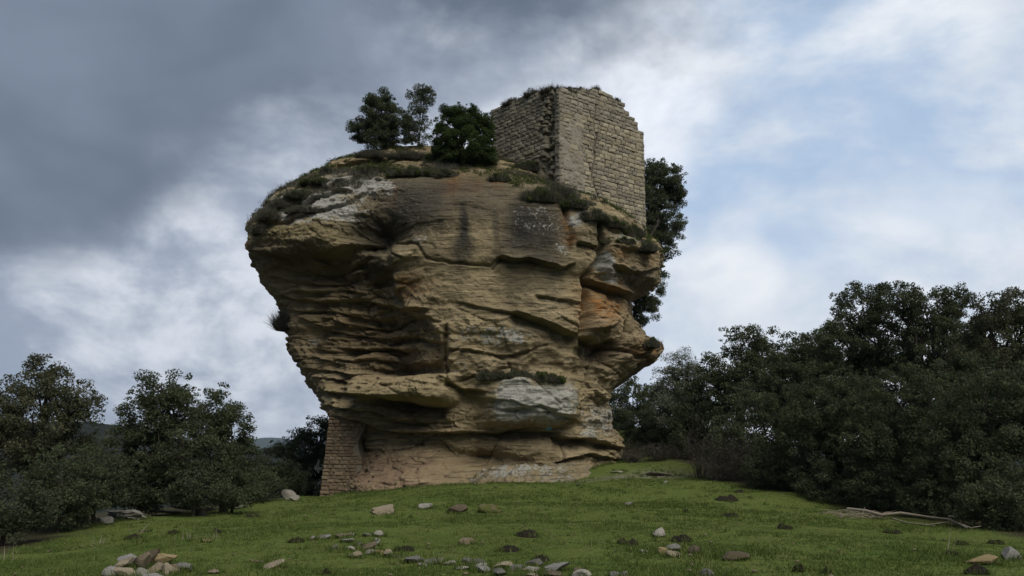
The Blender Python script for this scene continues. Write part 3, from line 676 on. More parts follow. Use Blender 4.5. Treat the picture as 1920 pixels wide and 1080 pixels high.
# ------------------------------------------------------------------ masonry
def block_mesh(name, seed, m):                    # unit block, worn front edges; front is -y
    r = np.random.default_rng(seed)
    def ringv(y, k): return np.array([(-.5*k, y, -.5*k), (.5*k, y, -.5*k), (.5*k, y, .5*k), (-.5*k, y, .5*k)])
    a, b, c = ringv(0.5, 1.0), ringv(-0.36, 1.0), ringv(-0.5, 0.90)
    b[:, [0, 2]] += r.uniform(-.045, .02, (4, 2))*np.sign(b[:, [0, 2]]); c += r.uniform(-.055, .055, (4, 3)); b[:, 1] += r.uniform(-.05, .05, 4)
    mid = np.array([[r.uniform(-.2, .2), -0.56+r.uniform(-.05, .03), r.uniform(-.2, .2)]])
    V = np.vstack([a, b, c, mid]); q = []
    for i in range(4):
        j = (i+1) % 4; q.append((i, j, 4+j, 4+i)); q.append((4+i, 4+j, 8+j, 8+i))
    t = [(8+i, 8+(i+1) % 4, 12) for i in range(4)]
    return mesh_np(name, V, [np.array(q), np.array(t)], m, False)
def joined_blocks(name, items, meshes, parent):
    """many small blocks as one part"""
    VV, Q, T, off = [], [], [], 0
    for (loc, rot, scl, mi) in items:
        me = meshes[mi]; v = np.zeros(len(me.vertices)*3, np.float32); me.vertices.foreach_get('co', v); v = v.reshape(-1, 3)*np.array(scl)
        c, s = math.cos(rot), math.sin(rot); v = np.stack([v[:, 0]*c-v[:, 1]*s, v[:, 0]*s+v[:, 1]*c, v[:, 2]], 1)+np.array(loc)
        for p in me.polygons:
            (Q if len(p.vertices) == 4 else T).append([k+off for k in p.vertices])
        VV.append(v); off += len(v)
    o = link(name, mesh_np(name, np.concatenate(VV), [np.array(Q), np.array(T)], meshes[0].materials[0]), parent); o['kind'] = 'stuff'
    return o

def z_at(x, y, v):
    k = (540-v)/F_PX; return EYE + y*(k*CT+ST)/(CT-k*ST)
TC = P(1050, 300, 40.0)[:2]                       # the near corner of the tower
A50 = math.radians(50); DR = np.array([math.sin(A50), math.cos(A50)]); DL = np.array([-math.cos(A50), math.sin(A50)])
LR, LL, WT = 5.95, 5.2, 0.85
tower = link('ruined_tower', None, None, (TC[0], TC[1], 12.0), 'ruined square stone tower with broken top on the sandstone rock', 'tower')
TOP_R = [(1050, 168), (1085, 165), (1128, 165), (1147, 178), (1163, 188), (1180, 210), (1194, 230), (1199, 247), (1213, 249)]
TOP_L = [(915, 207), (935, 199), (952, 193), (985, 181), (1000, 172), (1020, 168), (1052, 168)]
BOT_R = [(1050, 345), (1100, 385), (1150, 415), (1212, 452)]
BOT_L = [(915, 332), (985, 300), (1015, 300), (1050, 345)]
CRACK = [(1117, 200), (1112, 236), (1118, 262), (1112, 285), (1114, 300), (1108, 330), (1111, 345), (1121, 372)]
def wall_pt(D, s): return TC[0]+D[0]*s, TC[1]+D[1]*s
def prof_z(D, s, pts):
    x, y = wall_pt(D, s); zz = 14.0
    for _ in range(3):
        u, _v = proj(x, y, zz); zz = z_at(x, y, np.interp(u, [p[0] for p in pts], [p[1] for p in pts]))
    return float(zz)
def wall_core(name, D, L, tops, bots, nrm, extra, parent, inset=0.05):
    ss = np.linspace(0.42 if D is DR else 0.0, L, 40); r = np.random.default_rng(int(L*100)); V = []
    for s in ss:
        x, y = wall_pt(D, s); zt = prof_z(D, s, tops)-0.12+r.uniform(-.1, .06); zb = prof_z(D, s, bots)-extra
        nz = 26
        for side in (0, 1):
            for k in range(nz):
                z = zb+(zt-zb)*k/(nz-1); o = -inset if side == 0 else -WT
                jit = (0.05 if D is DR else 0.12)*fbm(np.array([x*3.]), np.array([y*3.]), np.array([z*3.+side*9]), 3, 5)[0]
                if D is DL and side == 0:             # facing stones robbed next to the corner: the rubble lies deeper there
                    jit -= 0.24*float(sstep(s, .12, .3)*(1-sstep(s, 1.2, 1.5)))*(z < zt-.35)*(.7+.6*_hash(int(z*6), int(s*6), 0, 3))
                V.append((x+nrm[0]*(o+jit)-tower.location[0], y+nrm[1]*(o+jit)-tower.location[1], z-12.0+(0.1*vnoise(x*4, y*4, side*3.3, 6) if k == nz-1 else 0)))
    V = np.array(V); n = len(ss); idx = np.arange(len(V)).reshape(n, 2, 26); f = []
    a = idx[:, 0]; b = idx[:, 1]
    f.append(np.stack([a[:-1, :-1], a[1:, :-1], a[1:, 1:], a[:-1, 1:]], -1).reshape(-1, 4))
    f.append(np.stack([b[:-1, :-1], b[:-1, 1:], b[1:, 1:], b[1:, :-1]], -1).reshape(-1, 4))
    f.append(np.stack([a[:-1, -1], a[1:, -1], b[1:, -1], b[:-1, -1]], -1))
    f.append(np.stack([a[0, :-1], a[0, 1:], b[0, 1:], b[0, :-1]], -1)); f.append(np.stack([a[-1, :-1], b[-1, :-1], b[-1, 1:], a[-1, 1:]], -1))
    return link(name, mesh_np(name, V, f, M['mortar']), parent)
NRM_R = np.array([DR[1], -DR[0]]); NRM_L = np.array([-DR[0], -DR[1]])
wall_R = wall_core('right_wall', DR, LR, TOP_R, BOT_R, NRM_R, 1.6, tower); wall_R.name = 'wall'
wall_L = wall_core('left_wall', DL, LL, TOP_L, BOT_L, NRM_L, 1.8, tower); wall_L.name = 'wall'

AMESH = [block_mesh('stone', 300+i, M['ashlar']) for i in range(8)]
GMESH = [block_mesh('stone', 340+i, M['ashlar_grey']) for i in range(8)]
def lay(D, L, tops, bots, nrm, rot, seed, rubble, greyf, crack=None, course=0.21):
    """courses of squared stones: list of (loc, rot, scale, grey, size)"""
    r = np.random.default_rng(seed); out = []
    zmin = min(prof_z(D, s, bots) for s in np.linspace(0, L, 9))-0.25; zmax = max(prof_z(D, s, tops) for s in np.linspace(0, L, 30))
    z = zmin
    while z < zmax:
        h = course*r.uniform(0.8, 1.22); s = -0.02-r.uniform(0, .25)
        while s < L:
            w = course*r.choice([1.1, 1.5, 1.9, 2.3, 2.8], p=[.12, .22, .3, .22, .14])*r.uniform(.9, 1.1)
            s0, s1 = max(s, -0.03), min(s+w, L+0.02)
            pieces = [(s0, s1)]
            if crack is not None:
                sc_ = np.interp(z, crack[:, 1], crack[:, 0])
                if crack[0, 1] < z < crack[-1, 1]:
                    if s0 < sc_ < s1: pieces = [(s0, sc_-0.05), (sc_+0.05, s1)]
            for (p0, p1) in pieces:
                if p1-p0 < 0.08: continue
                sm = (p0+p1)/2; zc = z+h/2
                if zc+h*0.35 > prof_z(D, sm, tops)+r.uniform(-.05, .06) or zc < prof_z(D, sm, bots)-0.35: continue
                if r.random() < 0.012: continue
                x, y = wall_pt(D, sm); rb = rubble(sm, zc, r)
                if rb == 2: continue
                jo = r.normal(0, 0.014); rr = rot+r.normal(0, .012); hh = h; ww = p1-p0
                if rb == 1:
                    jo = r.uniform(-.22, .0); rr += r.normal(0, .22); hh = h*r.uniform(.6, .95); ww *= r.uniform(.5, .9)
                dep = 0.34
                o = 0.03+jo-dep*0.5
                out.append(((x+nrm[0]*o-tower.location[0], y+nrm[1]*o-tower.location[1], zc-12.0+r.normal(0, .006)), rr, (ww-0.012*r.uniform(.4, 2.2), dep, hh-0.011*r.uniform(.4, 2.2)), greyf(sm, zc, r), ww*hh))
            s += w
        z += h
    return out
def crack_sz():
    res = []
    for (u, v) in CRACK:
        best = min(((abs(proj(*wall_pt(DR, s), z_at(*wall_pt(DR, s), v))[0]-u), s) for s in np.linspace(0.5, 5, 300)))
        res.append((best[1], z_at(*wall_pt(DR, best[1]), v)))
    return np.array(sorted(res, key=lambda t: t[1]))
CSZ = crack_sz()
ZT = prof_z(DR, 0.5, TOP_R)
right_items = lay(DR, LR, TOP_R, BOT_R, NRM_R, math.atan2(DR[1], DR[0]), 11, lambda s, z, r: 0,
                  lambda s, z, r: (s < 1.6+0.5*r.random() and r.random() < .75) or (z > ZT-1.0 and r.random() < .7) or r.random() < .14, CSZ)
left_items = lay(DL, LL, TOP_L, BOT_L, NRM_L, math.atan2(-DL[1], -DL[0]), 12,
                 lambda s, z, r: (1 if r.random() < .75 else 2) if 0.25 < s < 1.25+0.35*math.sin(z*3) and z < ZT-0.3 else 0, lambda s, z, r: r.random() < .85)
ranked = sorted([(it, wall_R) for it in right_items]+[(it, wall_L) for it in left_items], key=lambda t: -t[0][4])
cnt = 0
for (it, par) in ranked[:300]:
    loc, rot, scl, grey, sz = it
    o = link('stone', (GMESH if grey else AMESH)[cnt % 8], par, loc); o.rotation_euler = (0, 0, rot); o.scale = scl; cnt += 1
rest = [(it[0], it[1], it[2], i % 8) for i, (it, par) in enumerate(ranked[300:])]
if rest: joined_blocks('small_stones', rest, GMESH, tower)
print('tower stones', len(ranked))

def render_patch():                               # thin weathered render clinging to the lower left of the right wall
    ns, nz = 70, 130; S = np.linspace(0.03, 2.35, ns); zb = prof_z(DR, 0.5, BOT_R)-0.6; zt = ZT-0.55
    SS, ZZ = np.meshgrid(S, np.linspace(zb, zt, nz), indexing='ij')
    X, Y = TC[0]+DR[0]*SS, TC[1]+DR[1]*SS
    n = fbm(X*1.3, Y*1.3, ZZ*1.3, 4, 401); n2 = fbm(X*5, Y*5, ZZ*5, 3, 402)
    fade = np.minimum.reduce([sstep(SS, 0, .15), 1-sstep(SS+0.5*n, 1.3, 2.1), 1-sstep(ZZ+0.6*n, zt-1.0, zt-.1), sstep(ZZ+0.5*n, zb+0.2, zb+1.0)*0.6+0.4])
    o = -0.055 + 0.085*fade + 0.045*n + 0.022*n2
    cs = np.interp(ZZ, CSZ[:, 1], CSZ[:, 0]); o = o-0.25*np.exp(-((SS-cs)/0.045)**2)
    V = np.stack([X+NRM_R[0]*o-tower.location[0], Y+NRM_R[1]*o-tower.location[1], ZZ-12.0], -1).reshape(-1, 3)
    idx = np.arange(ns*nz).reshape(ns, nz); f = np.stack([idx[:-1, :-1], idx[1:, :-1], idx[1:, 1:], idx[:-1, 1:]], -1).reshape(-1, 4)
    p = link('render_patch', mesh_np('render_patch', V, f, M['plaster'], True), tower); p['label'] = 'pale grey weathered render beside the crack'
render_patch()
def back_walls():                                 # the two far sides, broken down low
    for (o0, D, L) in [(TC+DR*(LR-0.4), DL, LL), (TC+DL*(LL-0.4), DR, LR)]:
        r = np.random.default_rng(int(abs(o0[0])*50)); V, n = [], 24
        nx_, ny_ = D[1], -D[0]
        for i in range(n):
            s = L*i/(n-1); h = 15.6+0.5*math.sin(i*0.7)+r.uniform(-.15, .15)
            for (off, zz) in ((-.4, 11.0), (-.4, h), (.4, h+r.uniform(-.1, .1)), (.4, 11.0)):
                V.append((o0[0]+D[0]*s+nx_*off-tower.location[0], o0[1]+D[1]*s+ny_*off-tower.location[1], zz-12.0))
        idx = np.arange(4*n).reshape(n, 4)
        f = [np.stack([idx[:-1, k], idx[1:, k], idx[1:, k+1], idx[:-1, k+1]], -1) for k in range(3)]+[np.array([idx[0], idx[-1][::-1]])]
        link('wall', mesh_np('wall', V, f, M['mortar']), tower)
back_walls()

# ---- masonry pier propping the overhang at the left
pier_base = P(636, 930, 39.2)
pier = link('masonry_pier', None, None, tuple(pier_base), 'brown coursed masonry pier propping the left overhang of the rock', 'pier')
def build_pier():
    r = np.random.default_rng(77); bl, br, tl, tr = P(598, 934, 39.2), P(674, 934, 39.0), P(618, 770, 39.8), P(692, 770, 39.7)
    PM = [block_mesh('stone', 500+i, M['pier']) for i in range(8)]
    rot = math.atan2((br-bl)[1], (br-bl)[0]); nx_, ny_ = math.sin(rot), -math.cos(rot)
    V = []
    for i in range(30):
        t = i/29; a = bl+(tl-bl)*t; b = br+(tr-br)*t
        gap = 0.3*math.exp(-((t-.62)/.16)**2)
        for (q, ins) in ((a, 0.05), (a, -1.2), (b-np.array([gap, 0, 0]), -1.2), (b-np.array([gap, 0, 0]), 0.05)):
            V.append((q[0]-nx_*(ins if ins > 0 else -ins)-pier_base[0]+(0.04 if q is a else -.04), q[1]-ny_*(0.05 if ins > 0 else 1.2)-pier_base[1], q[2]-pier_base[2]))
    idx = np.arange(120).reshape(30, 4); f = [np.stack([idx[:-1, k], idx[:-1, (k+1) % 4], idx[1:, (k+1) % 4], idx[1:, k]], -1) for k in range(4)]
    core = link('core', mesh_np('core', V, f, M['mortar']), pier)
    H = tl[2]-bl[2]; z = 0.0; k = 0
    while z < H-0.05:
        h = r.uniform(.12, .19); t = (z+h/2)/H; a = bl+(tl-bl)*t; b = br+(tr-br)*t
        W = np.linalg.norm((b-a)[:2])-0.35*math.exp(-((t-.62)/.15)**2)-r.uniform(0, .3)*(t > .15); s = 0
        e = (b-a)/np.linalg.norm(b-a)
        while s < W-0.06:
            w = min(r.uniform(.18, .44), W-s); sm = s+w/2; q = a+e*sm
            o = 0.02+r.normal(0, .028)-.14
            ob = link('stone', PM[k % 8], pier, (q[0]+nx_*o-pier_base[0], q[1]+ny_*o-pier_base[1], q[2]-pier_base[2])); k += 1
            ob.rotation_euler = (0, 0, rot+r.normal(0, .012)); ob.scale = (w-.02*r.uniform(.5, 1.8), .28, h-.018*r.uniform(.5, 1.8)); s += w
        z += h
    print('pier stones', k)
build_pier()

# ------------------------------------------------------------------ plants
def leaf_cloud(cent, rad, n_leaf, size, r, flat=0.7, updir=0.45):
    """leaf quads around clump centres; returns verts, faces, var"""
    k = len(cent); ci = r.integers(0, k, n_leaf)
    d = r.normal(size=(n_leaf, 3)); d /= np.linalg.norm(d, axis=1, keepdims=True)
    rr = rad[ci]*r.uniform(0.25, 1.0, n_leaf)**0.6
    p = cent[ci]+d*rr[:, None]*np.array([1, 1, flat])
    nrm = d*0.7+r.normal(size=(n_leaf, 3))*0.7; nrm[:, 2] += updir; nrm /= np.linalg.norm(nrm, axis=1, keepdims=True)
    t = np.cross(nrm, r.normal(size=(n_leaf, 3))); t /= np.linalg.norm(t, axis=1, keepdims=True)+1e-9
    b = np.cross(nrm, t); L = size*r.uniform(.65, 1.35, n_leaf)[:, None]; W = L*r.uniform(.4, .6, n_leaf)[:, None]
    V = np.stack([p-t*L*.5, p+b*W*.5+t*L*.05, p+t*L*.5-nrm*L*.12, p-b*W*.5+t*L*.05], 1).reshape(-1, 3)
    F = np.arange(n_leaf*4).reshape(-1, 4)
    cv = r.uniform(0, 1, k); var = np.clip(0.55*cv[ci]+0.45*r.random(n_leaf)+0.05*d[:, 2], 0, 1)
    return V, F, np.repeat(var, 4)
def tube(path, radii, sides=6):
    path = np.asarray(path, float); n = len(path); V = []
    for i in range(n):
        t = path[min(i+1, n-1)]-path[max(i-1, 0)]; t /= np.linalg.norm(t)+1e-9
        a = np.cross(t, [0.3, 0.9, 0.2]); a /= np.linalg.norm(a)+1e-9; b = np.cross(t, a)
        for k in range(sides):
            an = 2*math.pi*k/sides; V.append(path[i]+radii[i]*(math.cos(an)*a+math.sin(an)*b))
    idx = np.arange(n*sides).reshape(n, sides); nx_ = np.roll(idx, -1, 1)
    return np.array(V), np.stack([idx[:-1], nx_[:-1], nx_[1:], idx[1:]], -1).reshape(-1, 4)
def join(parts):
    VV, FF, o = [], [], 0
    for v, f in parts: VV.append(v); FF.append(f+o); o += len(v)
    return np.concatenate(VV), np.concatenate(FF)
def limb(p0, p1, r0, r1, r, n=6, sag=0.12):
    t = np.linspace(0, 1, n)[:, None]; L = np.linalg.norm(p1-p0)
    w = r.normal(size=(n, 3))*L*0.045; w[0] = 0; w[-1] = 0
    mid = np.array([0, 0, sag*L])*(np.sin(t*math.pi))
    return tube(p0+(p1-p0)*t+w+mid, r0+(r1-r0)*t[:, 0], 5)

def tree(name, label, cat, group, base, lobes, Y, m, seed, leaf=0.10, dens=2.6, clump=0.30, trunk_r=0.14, depth=1.0, sprigs=0.25, shell=0.45, bark='bark', trunkname='trunk', crownname='crown', hi=1.0, max_limb=40):
    """lobes: (u, v, ru, rv) as seen from the viewpoint, turned into ellipsoids Y metres away"""
    r = np.random.default_rng(seed); base = np.asarray(base, float); k = Y/F_PX*1.03
    cents, rads, area = [], [], 0
    for j, (u, v, ru, rv) in enumerate(lobes):
        c = P(u, v, Y+r.uniform(-.3, .3)*depth); R = np.array([ru*k, ru*k*depth*0.95, rv*k]); A = math.pi*R[0]*R[2]; area += A
        nc = max(8, int(4.4*A/(math.pi*clump**2)))
        d = r.normal(size=(nc, 3)); d /= np.linalg.norm(d, axis=1, keepdims=True)
        lump = 1+0.16*fbm(d[:, 0]*2.2+j*3, d[:, 1]*2.2, d[:, 2]*2.2+seed, 2, seed)*2
        rr = (shell+(1-shell)*r.random(nc)**0.55)*lump
        cents.append(c+d*R*rr[:, None]); rads.append(clump*r.uniform(.55, 1.25, nc))
        ns = int(nc*sprigs)                       # outlying sprigs that break the outline
        d2 = r.normal(size=(ns, 3)); d2[:, 2] = np.abs(d2[:, 2])*0.9-.15; d2 /= np.linalg.norm(d2, axis=1, keepdims=True)
        cents.append(c+d2*R*r.uniform(1.0, 1.22, ns)[:, None]); rads.append(clump*r.uniform(.22, .5, ns))
    cents = np.concatenate(cents); rads = np.concatenate(rads)
    keep = cents[:, 2] > base[2]+0.05; cents, rads = cents[keep], rads[keep]
    leaf *= 0.88; n_leaf = int(1.5*dens*area/(0.25*leaf*leaf)); pw = rads**2/np.sum(rads**2)
    ci = r.choice(len(cents), n_leaf, p=pw)
    order = np.bincount(ci, minlength=len(cents)); cc = np.repeat(cents, order, 0); rr_ = np.repeat(rads, order)
    # leaf cloud with per clump tint
    d = r.normal(size=(n_leaf, 3)); d /= np.linalg.norm(d, axis=1, keepdims=True)
    p = cc+d*(rr_*r.uniform(.1, 1.0, n_leaf)**0.55)[:, None]*np.array([1, 1, .75])
    nrm = d*0.7+r.normal(size=(n_leaf, 3))*0.75; nrm[:, 2] += .5; nrm /= np.linalg.norm(nrm, axis=1, keepdims=True)
    t = np.cross(nrm, r.normal(size=(n_leaf, 3))); t /= np.linalg.norm(t, axis=1, keepdims=True)+1e-9
    b = np.cross(nrm, t); L = leaf*r.uniform(.6, 1.4, n_leaf)[:, None]; W = L*r.uniform(.42, .62, n_leaf)[:, None]
    V = np.stack([p-t*L*.5, p+b*W*.5, p+t*L*.5-nrm*L*.12, p-b*W*.5], 1).reshape(-1, 3)-base
    cv = np.repeat(r.uniform(0, 1, len(cents)), order); var = np.clip(0.62*cv+0.3*r.random(n_leaf)+.04, 0, 1)*hi
    root = link(name, None, None, tuple(base), label, cat, group)
    link(crownname, mesh_np(crownname, V, np.arange(n_leaf*4).reshape(-1, 4), m, False, {'var': np.repeat(var, 4)}), root)
    # wood
    parts = []; H = np.mean([P(u, v, Y) for (u, v, _, _) in lobes], 0)
    fork = base+(H-base)*np.array([.45, .45, .5])
    n = 8; tt = np.linspace(0, 1, n)[:, None]; path = base+(fork-base)*tt; path[1:-1] += r.normal(size=(n-2, 3))*np.linalg.norm(fork-base)*0.03; path[0, 2] -= 0.25
    parts.append(tube(path, trunk_r*(1.25-0.55*tt[:, 0]), 8))
    for (u, v, ru, rv) in lobes:
        c = P(u, v, Y); parts.append(limb(path[r.integers(4, n)], c, trunk_r*.55, trunk_r*.25, r))
        for _ in range(4):
            q = cents[np.argmin(np.linalg.norm(cents-(c+r.normal(size=3)*np.array([ru, ru, rv])*k*.6), axis=1))]
            parts.append(limb(fork+(c-fork)*r.uniform(.3, 1.0), q, trunk_r*.25, trunk_r*.06, r, 5))
    for q in cents[r.choice(len(cents), min(max_limb, len(cents)), replace=False)]:
        j = np.argmin([np.linalg.norm(P(l[0], l[1], Y)-q) for l in lobes]); c = P(lobes[j][0], lobes[j][1], Y)
        parts.append(limb(c+(fork-c)*r.uniform(0, .4), q, trunk_r*.14, 0.006, r, 4))
    wv, wf = join(parts)
    link(trunkname, mesh_np(trunkname, wv-base, wf, M[bark], True), root)
    return root
def gbase(u, Y, dz=0.0):
    x = P(u, 850, Y)[0]; return np.array([x, Y, tz(x, Y)+dz])

GL, GR = 'evergreen trees at the left of the meadow', 'evergreen trees of the wood on the right'
# --- left of the meadow
tree('evergreen_tree', 'loose-crowned brownish evergreen tree at the left edge of the picture', 'tree', GL, gbase(75, 25), [(95, 735, 70, 48), (58, 800, 85, 60), (145, 765, 42, 36), (85, 695, 38, 26), (25, 850, 80, 60), (-45, 780, 80, 75), (110, 850, 70, 55)], 25, M['oak_brown'], 1, 0.085, 2.0, 0.26, 0.13, sprigs=.4)
tree('evergreen_tree', 'tall dark evergreen tree, middle of the left group, with leaning pale trunk', 'tree', GL, gbase(385, 28), [(305, 728, 48, 38), (285, 785, 64, 48), (335, 845, 80, 65), (250, 850, 50, 55), (325, 770, 50, 45), (300, 900, 70, 45)], 28, M['oak'], 2, 0.088, 2.5, 0.27, 0.14, sprigs=.35)
tree('evergreen_tree', 'dark evergreen tree with rounded crown, right of the left group', 'tree', GL, gbase(425, 29.5), [(408, 768, 44, 40), (435, 825, 42, 52), (395, 870, 60, 60), (445, 880, 40, 50), (395, 800, 44, 40)], 29.5, M['oak'], 3, 0.088, 2.4, 0.27, 0.12, sprigs=.35)
tree('evergreen_tree', 'evergreen tree showing behind the foot of the masonry pier', 'tree', GL, gbase(575, 52), [(605, 812, 38, 28), (570, 842, 45, 34), (535, 872, 46, 40), (590, 890, 60, 50), (640, 860, 50, 50), (640, 800, 30, 30)], 52, M['oak'], 4, 0.14, 2.4, 0.42, 0.18)
tree('evergreen_tree', 'low spreading evergreen tree between the left group and the pier', 'tree', GL, gbase(505, 44), [(505, 880, 36, 26), (480, 905, 45, 35), (540, 905, 45, 35)], 44, M['oak'], 5, 0.12, 2.6, 0.36, 0.12)
SL = 'shrubs along the left edge of the meadow'
for i, (lab, u, v, ru, rv, Y, mm) in enumerate([
        ('grey-green shrub at the far left edge above dry stalks', 20, 940, 75, 62, 20, 'shrub'),
        ('rounded dark shrub filling the gap under the leftmost tree', 120, 915, 70, 75, 22.5, 'oak'),
        ('pale grey-green shrub left of the flat grey slabs', 185, 900, 60, 58, 24, 'shrub'),
        ('dark shrub right behind the broad grey slab', 265, 905, 55, 52, 28, 'oak'),
        ('olive shrub in front of the leaning pale trunk', 368, 918, 55, 38, 27.0, 'shrub'),
        ('dark shrub behind the long thin grey slabs', 440, 918, 48, 34, 28.8, 'oak'),
        ('small dark shrub behind the mossy boulder', 480, 912, 45, 34, 36, 'oak')]):
    tree('shrub', lab, 'shrub', SL, gbase(u, Y), [(u, v, ru, rv), (u-ru*.45, v+rv*.25, ru*.6, rv*.6), (u+ru*.45, v+rv*.3, ru*.6, rv*.55)], Y, M[mm], 20+i, 0.075 if Y < 26 else .09, 2.2, 0.22, 0.05, bark='bark', trunkname='stem', crownname='foliage', sprigs=.4)
# --- wood on the right
for i, (lab, u0, Y, lobes, mm, lf) in enumerate([
        ('small distant evergreen seen under the overhanging right foot of the rock', 1180, 60, [(1195, 748, 50, 34), (1150, 765, 30, 32), (1230, 760, 40, 40), (1180, 800, 60, 40)], 'oak', .15),
        ('evergreen tree with small round top, leftmost tall one of the right wood', 1385, 40, [(1397, 642, 48, 34), (1370, 690, 48, 45), (1432, 680, 34, 42), (1345, 745, 50, 55), (1405, 740, 60, 60)], 'oak', .115),
        ('evergreen tree in the dip between round-topped and tallest trees of the right wood', 1500, 37, [(1515, 685, 52, 45), (1475, 730, 58, 50), (1548, 645, 32, 40), (1540, 730, 60, 60)], 'oak', .11),
        ('tallest evergreen tree of the right wood, left half of its crown line', 1625, 33, [(1618, 580, 52, 46), (1650, 640, 75, 62), (1585, 655, 45, 55), (1650, 560, 34, 28)], 'oak', .10),
        ('broad evergreen tree right of the tallest one, thin twiggy top', 1745, 31, [(1735, 580, 56, 42), (1760, 650, 75, 70), (1695, 565, 36, 32), (1785, 565, 32, 30)], 'oak', .095),
        ('evergreen tree at the right edge of the picture, upper crown', 1880, 28, [(1850, 585, 46, 36), (1890, 640, 75, 62), (1910, 570, 34, 30), (1960, 620, 70, 70), (1850, 690, 70, 60)], 'oak_brown', .09),
        ('dense dark tree low in the right wood above the brown twiggy bush', 1425, 34.5, [(1430, 790, 75, 65), (1390, 840, 60, 50), (1480, 840, 60, 55)], 'oak', .10),
        ('dense dark tree in the lower middle of the right wood', 1570, 30, [(1560, 765, 90, 72), (1520, 830, 70, 60), (1610, 830, 80, 65)], 'oak', .09),
        ('dense dark tree above the fallen bleached branch', 1705, 27.5, [(1705, 770, 95, 80), (1660, 840, 80, 70), (1760, 840, 80, 75)], 'oak', .085),
        ('nearest dark tree of the right wood at the picture edge', 1860, 24, [(1850, 770, 105, 90), (1900, 850, 100, 90), (1800, 860, 80, 80), (1970, 780, 90, 110)], 'oak', .08),
        ('evergreen tree filling the back of the right wood, left part', 1455, 43, [(1470, 668, 62, 40), (1440, 735, 70, 60), (1500, 760, 80, 60)], 'oak', .12),
        ('evergreen tree filling the back of the right wood, middle part', 1620, 38, [(1600, 660, 70, 55), (1640, 720, 95, 60), (1560, 740, 90, 70), (1620, 800, 100, 60)], 'oak', .11),
        ('evergreen tree filling the back of the right wood, right part', 1790, 35, [(1760, 660, 90, 60), (1800, 720, 100, 70), (1860, 680, 90, 60), (1715, 735, 95, 60), (1850, 750, 95, 70), (1780, 800, 100, 60)], 'oak', .105),
        ('dark tree at the left end of the right wood beside the path', 1300, 40.5, [(1315, 770, 45, 55), (1290, 820, 45, 45), (1340, 820, 45, 50)], 'oak', .11)]):
    tree('evergreen_tree', lab, 'tree', GR, gbase(u0, Y), lobes, Y, M[mm], 60+i, lf, 2.5, 0.26 if Y < 35 else .34, 0.14, sprigs=.35)
SR = 'shrubs along the right edge of the meadow'
for i, (lab, u, v, ru, rv, Y) in enumerate([
        ('low dark shrub right of the brown twiggy bush', 1470, 880, 70, 40, 31.5), ('low dark shrub left of the fallen branch', 1570, 905, 75, 42, 28.5),
        ('low dark shrub right behind the root end of the fallen branch', 1670, 915, 75, 48, 26.5), ('low dark shrub behind the thin end of the fallen branch', 1780, 930, 80, 55, 24),
        ('low dark shrub at the right picture edge', 1890, 945, 80, 62, 21.5)]):
    tree('shrub', lab, 'shrub', SR, gbase(u, Y), [(u, v, ru, rv), (u-ru*.4, v+rv*.2, ru*.6, rv*.7), (u+ru*.45, v+rv*.2, ru*.6, rv*.7)], Y, M['oak'], 90+i, 0.085, 2.2, 0.24, 0.05, trunkname='stem', crownname='foliage', sprigs=.3)
tree('blossoming_shrub', 'pale grey-green blossoming shrub with bare twigs beside the rock', 'shrub', None, gbase(1270, 43), [(1272, 715, 42, 46), (1292, 680, 30, 24), (1258, 770, 36, 36), (1300, 740, 36, 44)], 43, M['blossom'], 110, 0.07, 0.9, 0.3, 0.07, sprigs=.7, trunkname='stem', crownname='foliage', max_limb=160)
tree('shrub', 'dark green shrub behind the pale blossoming one', 'shrub', None, gbase(1285, 44.2), [(1285, 740, 50, 60), (1270, 800, 45, 40)], 44.2, M['oak'], 111, 0.12, 2.4, 0.34, 0.07, trunkname='stem', crownname='foliage')
for i, (lab, u, v, ru, rv, Y) in enumerate([('dark shrub on the bank right behind the rock foot', 1205, 800, 34, 34, 47), ('dark shrub between the bank and the blossoming shrub', 1245, 815, 34, 32, 44.5), ('low dark shrub at the top of the bank behind the rock', 1165, 795, 30, 26, 50)]):
    tree('shrub', lab, 'shrub', 'shrubs on the bank behind the rock', gbase(u, Y), [(u, v, ru, rv), (u-ru*.5, v+rv*.35, ru*.6, rv*.6), (u+ru*.5, v+rv*.35, ru*.6, rv*.6)], Y, M['shrub' if i == 1 else 'oak'], 115+i, 0.11, 2.4, 0.3, 0.05, trunkname='stem', crownname='foliage')
# --- on and behind the rock
def rbase(u, v, Y):
    q = P(u, v, Y); z = rock_top(q[0], q[1]); return np.array([q[0], q[1], (z if z is not None else q[2])-0.1])
GT = 'trees growing on top of the rock'
tree('evergreen_tree', 'tall dark tree rising behind the right wall of the tower', 'tree', None, rbase(1196, 440, 45.5), [(1238, 350, 38, 46), (1255, 335, 28, 28), (1252, 415, 34, 46), (1240, 462, 28, 38), (1190, 400, 50, 80), (1262, 370, 26, 26), (1225, 320, 24, 22)], 46.5, M['oak'], 120, 0.10, 3.4, 0.34, 0.16, sprigs=.35)
tree('hanging_shrub', 'dark evergreen shrub hanging in the recess under the split block', 'shrub', None, P(1180, 612, 45.2), [(1228, 512, 20, 34), (1218, 550, 26, 36), (1205, 588, 30, 26), (1190, 560, 30, 45)], 45.2, M['oak'], 121, 0.10, 3.2, 0.3, 0.07, trunkname='stem', crownname='foliage', sprigs=.4)
tree('evergreen_tree', 'dark bushy tree, leftmost on top of the rock', 'tree', GT, rbase(722, 284, 42.6), [(715, 212, 40, 34), (700, 244, 40, 30), (740, 245, 38, 36), (688, 246, 26, 22), (712, 190, 28, 18), (725, 265, 45, 18)], 42.6, M['oak'], 130, 0.09, 4.2, 0.28, 0.08, sprigs=.4)
